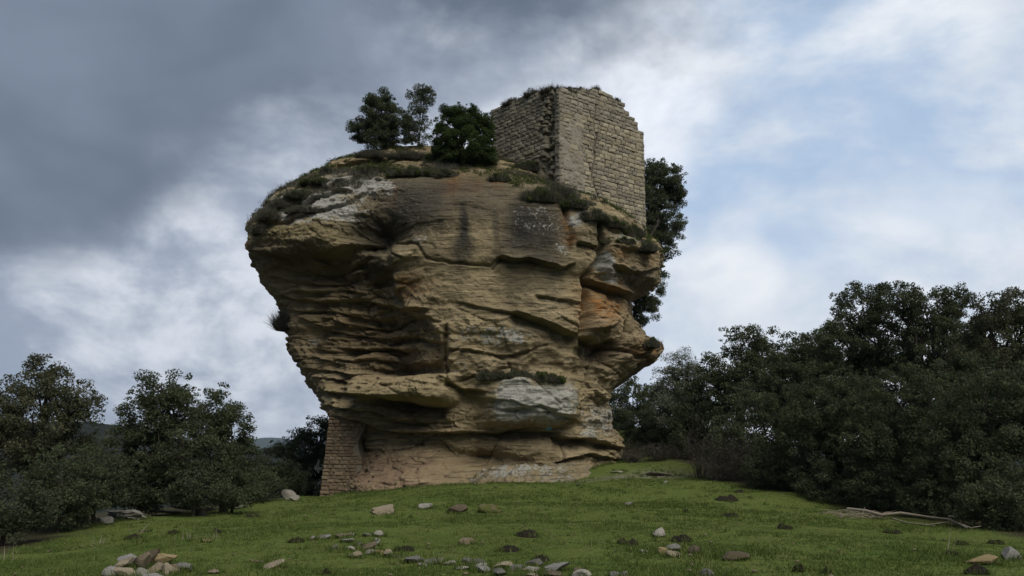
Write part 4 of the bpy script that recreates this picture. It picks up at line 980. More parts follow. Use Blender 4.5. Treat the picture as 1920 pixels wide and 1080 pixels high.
tree('evergreen_tree', 'slender airy tree, second on top of the rock', 'tree', GT, rbase(783, 284, 43.0), [(788, 188, 28, 28), (784, 222, 24, 24), (786, 255, 22, 24), (800, 178, 16, 18)], 43.0, M['oak'], 131, 0.085, 2.0, 0.24, 0.05, sprigs=.6)
tree('evergreen_bush', 'dense bright green bushy evergreen on the rock beside the tower', 'bush', GT, rbase(865, 310, 41.0), [(868, 268, 52, 42), (845, 240, 28, 30), (898, 255, 26, 38), (832, 272, 24, 32), (880, 228, 16, 22), (858, 222, 16, 18), (868, 305, 56, 24), (905, 290, 28, 30), (830, 300, 28, 26), (905, 236, 22, 28), (850, 214, 20, 20), (882, 216, 18, 20)], 41.0, M['laurel'], 132, 0.075, 4.6, 0.24, 0.06, sprigs=.3, trunkname='stem', crownname='foliage')

# --- shrubs, heather and greenery on ledges and wall tops
def twigs(n, c, R, H, r, w=0.012, lean=0.5, droop=0.0):
    a = r.uniform(0, 2*math.pi, n); q = np.sqrt(r.random(n))
    base = c+np.stack([R[0]*q*np.cos(a), R[1]*q*np.sin(a), -0.05*np.ones(n)], 1)
    d = np.stack([np.cos(a)*q*lean, np.sin(a)*q*lean, np.ones(n)], 1)+r.normal(size=(n, 3))*0.32
    d[:, 2] = np.abs(d[:, 2])-droop; d /= np.linalg.norm(d, axis=1, keepdims=True)
    L = (H*(1-.45*q)*r.uniform(.5, 1.15, n))[:, None]; s = np.cross(d, r.normal(size=(n, 3))); s /= np.linalg.norm(s, axis=1, keepdims=True); s *= w
    tip = base+d*L+r.normal(size=(n, 3))*0.06
    return np.stack([base-s, base+s, tip], 1).reshape(-1, 3), np.arange(3*n).reshape(-1, 3), np.repeat(r.random(n), 3)
def ledge_plant(name, label, cat, group, c, R, H, m, seed, kind):
    r = np.random.default_rng(seed); c = np.asarray(c, float)
    root = link(name, None, None, tuple(c), label, cat, group)
    area = math.pi*R[0]*(H+R[1])
    z0 = np.zeros(3)
    if kind in ('heather', 'mixed'):
        V, F_, var = twigs(int(np.clip(900*area, 350, 5000)), z0, R, H*1.25, r, 0.010)
        link('twigs', mesh_np('twigs', V, F_, M['heather'], False, {'var': var}), root)
    nc = max(10, int(26*R[0]*max(R[1], .3)*3)); a = r.uniform(0, 6.28, nc); q = np.sqrt(r.random(nc))
    dome = np.sqrt(np.maximum(1-q*q, 0.04))
    cent = np.stack([R[0]*q*np.cos(a), R[1]*q*np.sin(a), H*dome*r.uniform(.15, .9, nc)], 1)
    nl = int(np.clip((2600 if kind != 'heather' else 1500)*area, 500, 9000))
    V, F_, var = leaf_cloud(cent, np.full(nc, 0.2*min(1, .4+H))*r.uniform(.6, 1.3, nc), nl, 0.07 if kind != 'heather' else 0.05, r)
    link('foliage', mesh_np('foliage', V, F_, m, False, {'var': var}), root)
def rim_cover():                                   # heath and ground ivy rooted on every upward face of the rock's crown
    r = np.random.default_rng(44); nr, nc = ROCK_SH; g = ROCK_V[:-1].reshape(nr, nc, 3)
    dz = np.cross(np.roll(g, -1, 1)[:-1]-g[:-1], g[1:]-g[:-1]); ln = np.linalg.norm(dz, axis=2)+1e-9; nz = -dz[..., 2]/ln
    nz = nz*np.sign(np.median(nz[-60:])) ; q = g[:-1]
    u, v = proj(q[..., 0], q[..., 1], q[..., 2]); lim = np.interp(u, [470, 520, 600, 690, 730, 930, 960, 1050, 1120, 1240], [440, 400, 365, 340, 318, 322, 345, 385, 425, 480])
    n = fbm(q[..., 0]*.9, q[..., 1]*.9, q[..., 2]*.9, 3, 45)
    w = ln*np.clip(nz-0.35, 0, 1)*sstep(lim-v, -14, 8)*(n > -.12)*(q[..., 2] > 9); ok = np.argwhere(w > 0); ww = w[w > 0]
    pick = ok[r.choice(len(ok), 2600, p=ww/ww.sum())]; P0 = q[pick[:, 0], pick[:, 1]]+[0, 0, -.03]
    green = (fbm(P0[:, 0]*.6, P0[:, 1]*.6, P0[:, 2]*.4, 2, 46) > -.08) | ((P0[:, 0] > -1) & (r.random(len(P0)) < .7))
    A = P0[~green]; k = 34; b = np.repeat(A, k, 0)+r.normal(size=(len(A)*k, 3))*[.10, .10, .02]; d = r.normal(size=b.shape)*[.4, .4, .25]+[0, 0, 1.]; d /= np.linalg.norm(d, axis=1, keepdims=True)
    L = np.repeat(r.uniform(.14, .42, len(A)), k)[:, None]*r.uniform(.5, 1.1, (len(b), 1)); s = np.cross(d, r.normal(size=b.shape)); s /= np.linalg.norm(s, axis=1, keepdims=True)
    V = np.stack([b-s*.011, b+s*.011, b+d*L], 1).reshape(-1, 3)
    link('heath', mesh_np('heath', V, np.arange(len(V)).reshape(-1, 3), M['heather'], False, {'var': np.repeat(np.clip(np.repeat(r.random(len(A)), k)*.6+.4*r.random(len(b)), 0, 1), 3)}), None, label='dry grey-brown heath covering the crown of the rock', cat='heath', kind='stuff')
    A = P0[green]; V, F_, var = leaf_cloud(A+[0, 0, .06], r.uniform(.10, .26, len(A)), len(A)*46, .062, r, .6, .6)
    link('ground_ivy', mesh_np('ground_ivy', V, F_, M['ivy'], False, {'var': var}), None, label='low green creeping cover on the crown of the rock', cat='ground cover', kind='stuff')
rim_cover()
GH = 'plants on the ledges of the rock'
LP = [  # label, u, v (foot of the plant), half width px, height px, depth half m, kind, material
    ('dry heather at the far left tip of the rock', 488, 436, 13, 26, .5, 'heather', 'heather'), ('dry heather second from the left on the shoulder', 505, 412, 18, 30, .6, 'heather', 'heather'),
    ('dark heather third from the left on the shoulder', 532, 390, 22, 26, .7, 'heather', 'heather'), ('heather clump beside the lowest lichened slab of the shoulder', 560, 372, 24, 22, .7, 'mixed', 'shrub'),
    ('low olive heather midway up the left shoulder', 592, 345, 26, 18, .7, 'mixed', 'ivy'), ('low heather near the top of the left shoulder', 620, 322, 18, 12, .6, 'mixed', 'shrub'),
    ('heather between two pale slabs on the left shoulder', 570, 395, 34, 16, .4, 'heather', 'heather'), ('brown heather under the stepped slabs', 640, 345, 26, 14, .4, 'heather', 'heather'),
    ('dry grey brush at the foot of the leftmost rock-top tree', 700, 296, 34, 18, .8, 'heather', 'heather'), ('dry grey brush left of the bright green bush', 765, 300, 42, 22, .8, 'heather', 'heather'),
    ('green creeping mat under the leftmost rock-top tree', 705, 322, 42, 18, .5, 'mixed', 'ivy'), ('green creeping mat left of the bright bush', 775, 328, 44, 20, .5, 'mixed', 'ivy'),
    ('brown brush under the bright green bush', 835, 330, 24, 16, .5, 'mixed', 'shrub'), ('leafy clump right below the bright green bush', 935, 338, 18, 18, .4, 'mixed', 'ivy'),
    ('brown brush against the left wall of the tower', 1000, 300, 36, 34, .5, 'heather', 'heather'), ('green mat on the slope left of the tower corner', 985, 318, 42, 18, .4, 'mixed', 'ivy'),
    ('green clump under the tower corner', 1012, 376, 34, 28, .5, 'mixed', 'ivy'), ('brown brush at the tower corner', 1050, 372, 22, 34, .4, 'heather', 'heather'),
    ('green clump right of the tower corner', 1072, 388, 26, 22, .5, 'mixed', 'ivy'), ('brush at the foot of the right wall, below the crack', 1112, 412, 26, 22, .5, 'mixed', 'shrub'),
    ('green mat at the middle of the right wall foot', 1145, 424, 26, 18, .5, 'mixed', 'ivy'), ('green mat near the right end of the wall foot', 1180, 440, 24, 20, .5, 'mixed', 'ivy'),
    ('brown brush at the right end of the wall foot', 1208, 468, 20, 24, .5, 'mixed', 'shrub'), ('green fringe on the split block', 1160, 452, 30, 10, .3, 'mixed', 'ivy'),
    ('heather and green shrub on the lichened boulder low on the rock', 950, 708, 48, 24, .4, 'mixed', 'shrub'), ('greener shrub at the right of the lichened boulder top', 1020, 712, 34, 26, .4, 'mixed', 'ivy'),
    ('small shrub on the jutting right foot of the rock', 1215, 648, 18, 22, .6, 'mixed', 'shrub'), ('bush hanging on the left flank below the nose', 524, 615, 15, 44, .5, 'mixed', 'shrub')]
for i, (lab, u, v, ru, hpx, dR, kd, mm) in enumerate(LP):
    q = on_rock(u, v)
    for du in (10, 20, 30, 40):
        if q is None and u < 560: q = on_rock(u+du, v)
    if q is None: q = P(u, v, 43.0 if not 480 < u < 620 else 43.0)
    k = q[1]/F_PX
    ledge_plant('ledge_shrub', lab, 'shrub', GH, q+np.array([0, .12, -.06]), (ru*k*1.15, dR), hpx*k*(1.2 if 930 < u < 1200 and v < 600 else .75 if v > 690 else 1.0), M[mm], 700+i, kd)
for i, (lab, D, s, ru, hpx) in enumerate([('dry tuft at the left end of the tower top', DL, 3.7, 24, 12), ('dry tuft on the middle of the left tower wall', DL, 2.1, 20, 14), ('largest dry tuft, above the tower corner', DL, .7, 26, 14),
        ('dry tuft on the flat part of the right tower wall', DR, .7, 22, 7), ('small round tuft at the break of the right tower wall', DR, 2.75, 9, 10), ('small tuft on the sloping top of the right tower wall', DR, 4.2, 9, 7), ('dry tuft by the corner of the right tower wall', DR, 1.7, 18, 5)]):
    x, y = wall_pt(D, s); z = prof_z(D, s, TOP_L if D is DL else TOP_R); n = NRM_L if D is DL else NRM_R
    ledge_plant('wall_top_tuft', lab, 'shrub', 'dry tufts on the tower top', (x-n[0]*.3, y-n[1]*.3, z-.1), (ru*.025, .35), hpx*.027+.1, M['heather'], 760+i, 'heather')
def twiggy(name, label, c, R, H, n, seed, leafm='heather', nl=2500):
    r = np.random.default_rng(seed); root = link(name, None, None, tuple(c), label, 'bush'); parts = []
    tips = []
    for _ in range(n):
        a = r.uniform(0, 6.28); q = math.sqrt(r.random()); p1 = np.array([R[0]*q*math.cos(a), R[1]*q*math.sin(a), H*(1-.5*q*q)*r.uniform(.5, 1.05)])
        p0 = np.array([p1[0]*.25, p1[1]*.25, -.1]); parts.append(limb(p0, p1, .012, .003, r, 6)); tips.append(p1)
        for _k in range(4):
            b0 = p0+(p1-p0)*r.uniform(.4, .95); b1 = b0+r.normal(size=3)*np.array([.3, .3, .25])*H*.5; parts.append(limb(b0, b1, .006, .002, r, 4)); tips.append(b1)
    v, f = join(parts); link('twigs', mesh_np('twigs', v, f, M['deadwood'] if leafm == 'none' else M['bark']), root)
    if nl:
        V, F_, var = leaf_cloud(np.array(tips), np.full(len(tips), .16), nl, .055, r); link('foliage', mesh_np('foliage', V, F_, M[leafm], False, {'var': var}), root)
twiggy('twiggy_bush', 'brown twiggy bush at the edge of the meadow before the right wood', gbase(1360, 33.2), (1.35, .9), 2.0, 110, 900)
twiggy('twiggy_bush', 'thin bare pale-twigged sapling above the brown twiggy bush', gbase(1312, 35.5), (.7, .5), 3.4, 26, 901, 'heather', 300)

twiggy('twiggy_bush', 'dry brown brush on the bank right of the rock foot', gbase(1190, 42.8), (1.1, .8), 1.0, 80, 902)
twiggy('twiggy_bush', 'dry grey brush where the path leaves the meadow', gbase(1245, 40.3), (1.3, .8), .8, 90, 903)
twiggy('twiggy_bush', 'low dry brush at the right corner of the rock foot', gbase(1182, 40.2), (.7, .6), .6, 60, 904)

# ------------------------------------------------------------------ stones lying on the meadow
BASES = []                                         # footprints kept clear of grass
def stone(label, u, v, w, h, m, seed, group=None, name='stone', depth=0.8, planes=15, boxy=0.4, sink=0.32, tilt=0.15, lift=0.0, rz=None, rough=0.1, sub=3):
    r = np.random.default_rng(seed); g = G(u, v); dist = math.hypot(g[0], g[1]); k = dist/F_PX*1.02
    V, F_ = facet_stone(seed, sub, planes, boxy, rough)
    hx, hz = w*k/2*1.16, h*k/2*(1.05+sink*.5)
    V = V*np.array([hx, hx*depth, hz])
    me = mesh_np(name, V, F_, M[m], False)
    o = link(name, me, None, (g[0], g[1]+hx*depth*.5, g[2]+hz*(1-sink)+lift), label, 'stone', group)
    o.rotation_euler = (r.normal(0, tilt*.6), r.normal(0, tilt), r.uniform(-.35, .35) if rz is None else rz)
    BASES.append((g[0], g[1]+hx*depth*.5, hx*.9)); return o
S = [
    ('squarish tan stone block, leftmost of four blocks before the rock', 716, 964, 35, 17, 'field_tan', dict(boxy=.85, planes=3, tilt=.02, rz=.25)),
    ('small pale tilted slab, second of four blocks before the rock', 792, 953, 28, 9, 'field_pale', dict(boxy=.8, planes=4, tilt=.1)),
    ('rounded dark brown stone, third of four blocks before the rock', 857, 964, 34, 16, 'field_brown', dict(boxy=.5, planes=6, tilt=.03)),
    ('mossy wedge-shaped block, rightmost of four blocks before the rock', 919, 962, 37, 15, 'field_moss', dict(boxy=.75, planes=5, tilt=.06)),
    ('small tan block with pink face alone in the middle of the meadow', 876, 1021, 25, 11, 'field_tan', dict(boxy=.6, planes=6)),
    ('low whitish stone on the far right grass', 1177, 949, 18, 7, 'field_pale', {}),
    ('round pale stone above two dark molehills', 1236, 1008, 19, 15, 'field_pale', dict(planes=14)),
    ('ochre stone, left of the three-stone cluster', 1243, 1041, 18, 14, 'field_ochre', {}),
    ('grey stone at the back of the three-stone cluster', 1262, 1036, 26, 13, 'field_grey', {}),
    ('pinkish stone at the front of the three-stone cluster', 1262, 1046, 26, 14, 'field_tan', {}),
    ('grey-brown stone right of the three-stone cluster', 1304, 1040, 20, 15, 'field_brown', {}),
    ('long low dark stone right of the three-stone cluster', 1380, 1051, 46, 14, 'field_brown', dict(boxy=.6)),
    ('small flat pale stone left of the three-stone cluster', 1206, 1038, 15, 6, 'field_pale', {}),
    ('ochre flat slab near the right picture edge', 1846, 1061, 48, 13, 'field_ochre', dict(boxy=.5)),
    ('grey pointed stone at the right picture edge', 1902, 1050, 34, 19, 'field_grey', {}),
    ('grey stone cut by the bottom edge right of the stone row', 1325, 1083, 32, 14, 'field_grey', {}),
    ('grey rounded stone just right of the stone heap', 342, 1074, 30, 19, 'field_grey', {}),
    ('flat tan stone sunk in the grass right of the stone heap', 505, 1066, 44, 6, 'field_tan', dict(boxy=.5)),
    ('flat brown stone sunk in the grass behind the tan one', 482, 1056, 24, 4, 'field_brown', dict(boxy=.5)),
    ('small tan stone at the bottom edge right of the heap', 398, 1077, 24, 7, 'field_tan', {}),
    ('small ochre stone in the left grass by dry stalks', 385, 1017, 14, 6, 'field_ochre', {}),
    ('pale double boulder by the foot of the pier', 541, 938, 26, 17, 'field_pale', dict(boxy=.2)),
    ('low pale boulder leaning on the double one', 553, 939, 20, 9, 'field_pale', {}),
    ('mossy boulder at the left edge of the grass', 467, 945, 30, 11, 'field_moss', {}),
    ('broad rough grey slab at the left meadow edge', 236, 974, 66, 15, 'field_pale', dict(boxy=.55, planes=8, depth=.6, rough=.5, sub=4, sink=.15)),
    ('thin grey slab right of the broad rough one', 302, 967, 66, 5, 'field_pale', dict(boxy=.7, planes=5, depth=.5, rough=.5, sub=4, sink=0, lift=.07)),
    ('long thin grey slab in the middle of the slab row', 363, 963, 76, 7, 'field_pale', dict(boxy=.7, planes=5, depth=.5, rough=.5, sub=4, sink=0, lift=.07)),
    ('grey slab at the right end of the slab row', 425, 955, 56, 8, 'field_pale', dict(boxy=.65, planes=5, depth=.5, rough=.5, sub=4, sink=0, lift=.07)),
    ('grey stone under the broad rough slab', 192, 985, 22, 13, 'field_grey', {}),
    ('tan pebble in the grass under the broad slab', 268, 998, 16, 5, 'field_tan', {}),
    ('white flat stone in the grass beside the path', 1236, 893, 62, 5, 'field_pale', dict(boxy=.7, depth=.6, rough=.5, sub=4)),
    ('short white flat stone left of the one beside the path', 1160, 887, 26, 3, 'field_pale', dict(boxy=.7)),
    ('small white stone below the ledge slabs', 1087, 911, 10, 5, 'field_pale', {}),
    ('tiny pale stone below the path', 1246, 907, 12, 3, 'field_pale', {}),
]
for i, (lab, u, v, w, h, m_, kw) in enumerate(S): stone(lab, u, v, w, h, m_, 1000+i, **kw)
HEAP = [  # the heap at the lower left
    ('grey stone at the left foot of the heap', 203, 1082, 24, 20, 'field_grey'), ('flat grey-brown stone, upper left of the heap', 221, 1072, 38, 13, 'field_tan'), ('rounded grey stone at the upper left of the heap', 239, 1062, 32, 17, 'field_grey'),
    ('tan slab tilted upright in the middle of the heap', 263, 1070, 26, 27, 'field_tan'), ('brown slab leaning at the top of the heap', 281, 1063, 26, 24, 'field_brown'), ('pale ochre flat stone topping the right of the heap', 304, 1062, 38, 17, 'field_ochre'),
    ('tan stone at the lower left front of the heap', 234, 1084, 34, 15, 'field_tan'), ('pale stone at the front middle of the heap', 262, 1086, 30, 14, 'field_pale'), ('tan stone right of the front middle of the heap', 287, 1080, 34, 16, 'field_tan'),
    ('rounded pinkish stone at the right front of the heap', 310, 1082, 28, 21, 'field_tan'), ('small brown stone at the right foot of the heap', 327, 1079, 22, 14, 'field_brown'), ('grey stone cut by the bottom edge under the heap', 284, 1094, 40, 14, 'field_grey')]
for i, (lab, u, v, w, h, m_) in enumerate(HEAP): stone(lab, u, v, w, h, m_, 1100+i, 'stones of the heap', tilt=.35, lift=0.04 if v < 1075 else 0)
RING = [  # the row of stones that crosses the foreground
    ('tiny stone at the left tip of the upper stone row', 585, 1013, 10, 7, 'field_pale'), ('low pale stone near the left tip of the upper stone row', 605, 1012, 30, 9, 'field_grey'), ('dark flat stone in the upper stone row', 640, 1010, 28, 9, 'field_brown'),
    ('grey flat stone below the dark one of the upper row', 651, 1018, 22, 7, 'field_grey'), ('very small stone above the upper row', 660, 1004, 10, 6, 'field_pale'), ('thin grey stone at the right of the upper row', 688, 1006, 17, 7, 'field_grey'),
    ('pale reddish upright stone at the right tip of the upper row', 710, 1007, 16, 12, 'field_pale'), ('grey stone at the top right of the stone cluster', 706, 1017, 14, 9, 'field_grey'), ('grey stone below the top right one of the cluster', 704, 1024, 17, 8, 'field_grey'),
    ('small dark grey stone at the top of the cluster', 672, 1024, 13, 7, 'field_grey'), ('brown earthy stone in the centre of the cluster', 691, 1034, 34, 17, 'field_brown'), ('flat pale stone at the left of the cluster', 655, 1032, 20, 7, 'field_pale'),
    ('tan stone at the lower left of the cluster', 668, 1047, 23, 12, 'field_tan'), ('flat pale stone low in the cluster', 694, 1040, 26, 9, 'field_pale'), ('yellowish stone low right in the cluster', 710, 1041, 18, 9, 'field_ochre'),
    ('tan angular stone at the right end of the cluster', 726, 1045, 20, 13, 'field_tan'), ('lone grey stone left of the cluster', 625, 1032, 14, 8, 'field_grey'), ('thin stone between cluster and long row', 744, 1046, 20, 4, 'field_grey'),
    ('long grey slab, first of the lower row', 774, 1056, 36, 13, 'field_grey'), ('small pale stone under the first slab of the lower row', 792, 1063, 15, 7, 'field_pale'), ('grey flat-topped stone, second of the lower row', 808, 1059, 26, 12, 'field_grey'),
    ('small pale stone beside the second of the lower row', 824, 1054, 16, 7, 'field_pale'), ('rounded pale stone alone in the lower row', 842, 1061, 21, 9, 'field_pale'), ('upright grey stone in the middle of the lower row', 877, 1061, 20, 13, 'field_grey'),
    ('grey stone right of the upright one in the lower row', 898, 1060, 24, 9, 'field_grey'), ('thin pointed pale stone in front of the upright one', 868, 1070, 24, 6, 'field_pale'), ('long pale stone in front, middle of the lower row', 902, 1067, 34, 9, 'field_pale'),
    ('grey stone below the long pale one', 910, 1074, 34, 10, 'field_grey'), ('large tan stone right of the middle of the lower row', 943, 1069, 40, 13, 'field_tan'), ('grey-green stone under the large tan one', 939, 1081, 25, 12, 'field_grey'),
    ('grey stone right of the large tan one', 972, 1072, 30, 11, 'field_grey'), ('big grey stone leaning up under a molehill', 1005, 1066, 32, 15, 'field_grey'), ('pale grey stone in front of the leaning one', 998, 1073, 28, 11, 'field_pale'),
    ('longest grey slab at the right of the lower row', 1040, 1072, 52, 12, 'field_grey'), ('brown-grey slab under the longest one', 1033, 1082, 36, 9, 'field_brown'), ('tan stone at the bottom edge under the leaning grey one', 997, 1083, 30, 7, 'field_tan'),
    ('small brown stone near the right end of the lower row', 1082, 1074, 22, 9, 'field_brown'), ('rounded pale stone at the right end of the lower row', 1096, 1084, 35, 14, 'field_pale'), ('left one of two stones on the bottom edge past the row', 1156, 1083, 20, 9, 'field_grey'), ('right one of two stones on the bottom edge past the row', 1172, 1083, 18, 10, 'field_grey')]
for i, (lab, u, v, w, h, m_) in enumerate(RING): stone(lab, u, v, w, h, m_, 1200+i, 'stones of the foreground row', tilt=.15, sink=.25)

# ------------------------------------------------------------------ molehills
MOLE = [('dark molehill right of the stone cluster', 757, 1034, 38, 10), ('broad crumbly molehill right of the lone tan block', 988, 1008, 44, 13), ('black molehill in the centre foreground', 953, 1036, 40, 11), ('molehill behind the leaning grey stone', 1015, 1055, 34, 12),
        ('molehill left of the three-stone cluster', 1178, 1023, 40, 10), ('double molehill above the three-stone cluster', 1280, 1017, 42, 12), ('flat molehill in the right middle grass', 1372, 970, 30, 7), ('ragged molehill under the brown twiggy bush', 1365, 940, 42, 10),
        ('small molehill at the shade of the twiggy bush', 1388, 924, 18, 6), ('molehill halfway to the fallen branch', 1474, 993, 28, 8), ('tiny molehill alone in the right grass', 1287, 962, 10, 6), ('molehill at the lower right corner', 1838, 1078, 40, 15),
        ('molehill above the ochre slab', 1788, 1044, 22, 9), ('molehill at the bottom right of the middle', 1500, 1074, 22, 12), ('black clod at the bottom edge right of the middle', 1552, 1080, 20, 13), ('molehill under the fallen branch', 1676, 1001, 30, 7),
        ('thin molehill right below the fallen branch', 1806, 1022, 24, 6), ('molehill by the right wood edge', 1872, 1021, 26, 7), ('molehill left of the upper stone row', 553, 1019, 28, 9), ('small dark molehill in the left grass', 405, 1000, 16, 9),
        ('dark earth mound beside the left dry stalks', 246, 1012, 32, 7), ('thin dark mound in the left grass under the slabs', 322, 1002, 20, 6), ('dark clod at the bottom edge left of the middle', 610, 1078, 20, 9), ('low molehill in the grass below the pier', 470, 970, 30, 4)]
def molehill(label, u, v, w, h, seed):
    r = np.random.default_rng(seed); g = G(u, v); k = math.hypot(g[0], g[1])/F_PX*1.02; R, Hh = w*k/2, h*k*0.8
    n = 30; lin = np.linspace(-1.25, 1.25, n); X, Y = np.meshgrid(lin, lin); q = np.hypot(X, Y)
    lump = fbm(X*2.2+seed, Y*2.2, 0, 3, seed); Z = Hh*(np.clip(1-q*q/(1+.5*lump), 0, 1)**.8)*(0.8+.6*lump)+0.035*np.maximum(fbm(X*6, Y*6, seed, 2, seed+1), 0)*(q < 1.1)-0.06*sstep(q, .85, 1.2)
    wx, wy = g[0]+X*R, g[1]+R*.5+Y*R*.8
    V = np.stack([X*R, Y*R*.8, Z+terrain(wx, wy)-g[2]+.01], -1).reshape(-1, 3); idx = np.arange(n*n).reshape(n, n)
    f = np.stack([idx[:-1, :-1], idx[:-1, 1:], idx[1:, 1:], idx[1:, :-1]], -1).reshape(-1, 4)
    link('molehill', mesh_np('molehill', V, f, M['soil']), None, (g[0], g[1]+R*.5, g[2]), label, 'molehill', 'molehills on the meadow')
    BASES.append((g[0], g[1]+R*.5, R*.8))
for i, (lab, u, v, w, h) in enumerate(MOLE): molehill(lab, u, v, w, h, 1400+i)

# ------------------------------------------------------------------ fallen branch, dry stalks
def fallen():
    r = np.random.default_rng(31)
    def pts(l, lift=.06): return np.array([G(u, v)+[0, 0, lift+j] for (u, v, j) in l])
    b0 = G(1590, 972)
    root = link('fallen_branch', None, None, tuple(b0), 'bleached fallen branch lying along the edge of the right wood', 'branch')
    main = pts([(1590, 966, .10), (1625, 970, .10), (1655, 975, .06), (1690, 974, .10), (1720, 977, .08), (1750, 980, .06), (1780, 985, .08), (1800, 992, .05), (1815, 996, .0)])
    v, f = tube(main-b0, np.linspace(.05, .018, len(main)), 7); link('main_stem', mesh_np('main_stem', v, f, M['deadwood'], True), root)
    for l in ([(1675, 979, .02), (1700, 985, 0), (1740, 989, .0), (1778, 988, .05), (1785, 985, .1)], [(1780, 984, .14), (1810, 988, .16), (1830, 993, .05)], [(1800, 992, .05), (1822, 997, .02), (1840, 996, .05)]):
        p = pts(l); v, f = tube(p-b0, np.linspace(.022, .007, len(p)), 6); link('side_branch', mesh_np('side_branch', v, f, M['deadwood'], True), root)
    parts = []
    for _ in range(70):
        p0 = np.array([r.uniform(-.25, 1.0), r.uniform(-.2, .3), r.uniform(0, .1)]); d = r.normal(size=3)*np.array([.35, .25, .07])+[0, 0, .03]; parts.append(limb(p0, p0+d, .008, .003, r, 4))
    v, f = join(parts); link('twig_tangle', mesh_np('twig_tangle', v, f, M['deadwood']), root)
    q = G(1617, 972); p = np.array([q, q+[.02, 0, .15], q+[.12, .05, .30]])
    v, f = tube(p-b0, [.012, .009, .004], 5); link('side_branch', mesh_np('side_branch', v, f, M['deadwood'], True), root)
fallen()
def stalks(label, u, v, n, H, R, seed):
    r = np.random.default_rng(seed); g = G(u, v); V, F_, var = twigs(n, np.zeros(3), (R, R*.6), H, r, .012, .15)
    link('dry_stalks', mesh_np('dry_stalks', V, F_, M['drygrass'], False, {'var': var}), None, tuple(g), label, 'dry stalks', 'dry stalks at the left meadow edge')
for i, a in enumerate([('tallest thin dry stalks beside the broad grey slab', 262, 1003, 9, .75, .25), ('bleached dry stalks left of the grey slab', 172, 1022, 10, .36, .28), ('short dry stalks at the far left meadow edge', 75, 1035, 7, .26, .5), ('dry stalks at the left picture edge', 12, 1048, 8, .4, .3),
                       ('dry wisps in the left grass', 370, 1012, 26, .3, .4), ('thin upright stem in the right grass', 1778, 1035, 2, .9, .03)]): stalks(*a, 1500+i)

# ------------------------------------------------------------------ turf
def turf():
    r = np.random.default_rng(5); n = 190000
    d = 9.5+ (44-9.5)*r.random(n)**1.45; ang = r.uniform(-.60, .60, n); x, y = d*np.tan(ang), d
    clump = fbm(x*0.9, y*0.9, 0, 3, 222); fine = fbm(x*4, y*4, 0, 2, 223)
    keep = (under_trees(x, y) < .5) & (r.random(n) < 0.58+.9*clump+.4*fine)
    for (bx, by, br) in BASES: keep &= (x-bx)**2+(y-by)**2 > br*br*.8
    u_, v_ = proj(x, y, terrain(x, y)); keep &= ~((u_ > 675) & (u_ < 1170) & (y > 37.2)) & (x > -14) & (x < 13)
    x, y = x[keep], y[keep]; z = terrain(x, y); n = len(x); k = 4
    patch = fbm(x*.35, y*.35, 0, 3, 226); hgt = (0.012+0.020*r.random(n)**2)*(1+.5*clump[keep])*np.clip(1+1.6*patch, .5, 2.2)*(1+.012*y)
    X = np.repeat(x, k)+r.normal(0, .05, n*k); Y = np.repeat(y, k)+r.normal(0, .05, n*k); Z = np.repeat(z, k); H = np.repeat(hgt, k)*r.uniform(.5, 1.2, n*k)
    W = 0.007*(1+.05*Y); a = r.uniform(0, 6.28, n*k); lx, ly = r.normal(0, .7, n*k)*H, r.normal(0, .7, n*k)*H
    p0 = np.stack([X-np.cos(a)*W, Y-np.sin(a)*W, Z-.01], 1); p1 = np.stack([X+np.cos(a)*W, Y+np.sin(a)*W, Z-.01], 1); p2 = np.stack([X+lx, Y+ly, Z+H], 1)
    V = np.stack([p0, p1, p2], 1).reshape(-1, 3); base = np.clip(.45+.5*fbm(x*.5, y*.5, 0, 3, 224), 0, 1)
    var = np.clip(np.repeat(base, k)*.62+.42*r.random(n*k)-.04, 0, .84); var = np.where(r.random(n*k) < .05, r.uniform(.88, 1, n*k), var)
    link('grass', mesh_np('grass', V, np.arange(len(V)).reshape(-1, 3), M['grass'], False, {'var': np.repeat(var, 3)}), None, label='short grazed green turf covering the meadow', cat='grass', kind='stuff')
    print('grass blades', n*k)
turf()
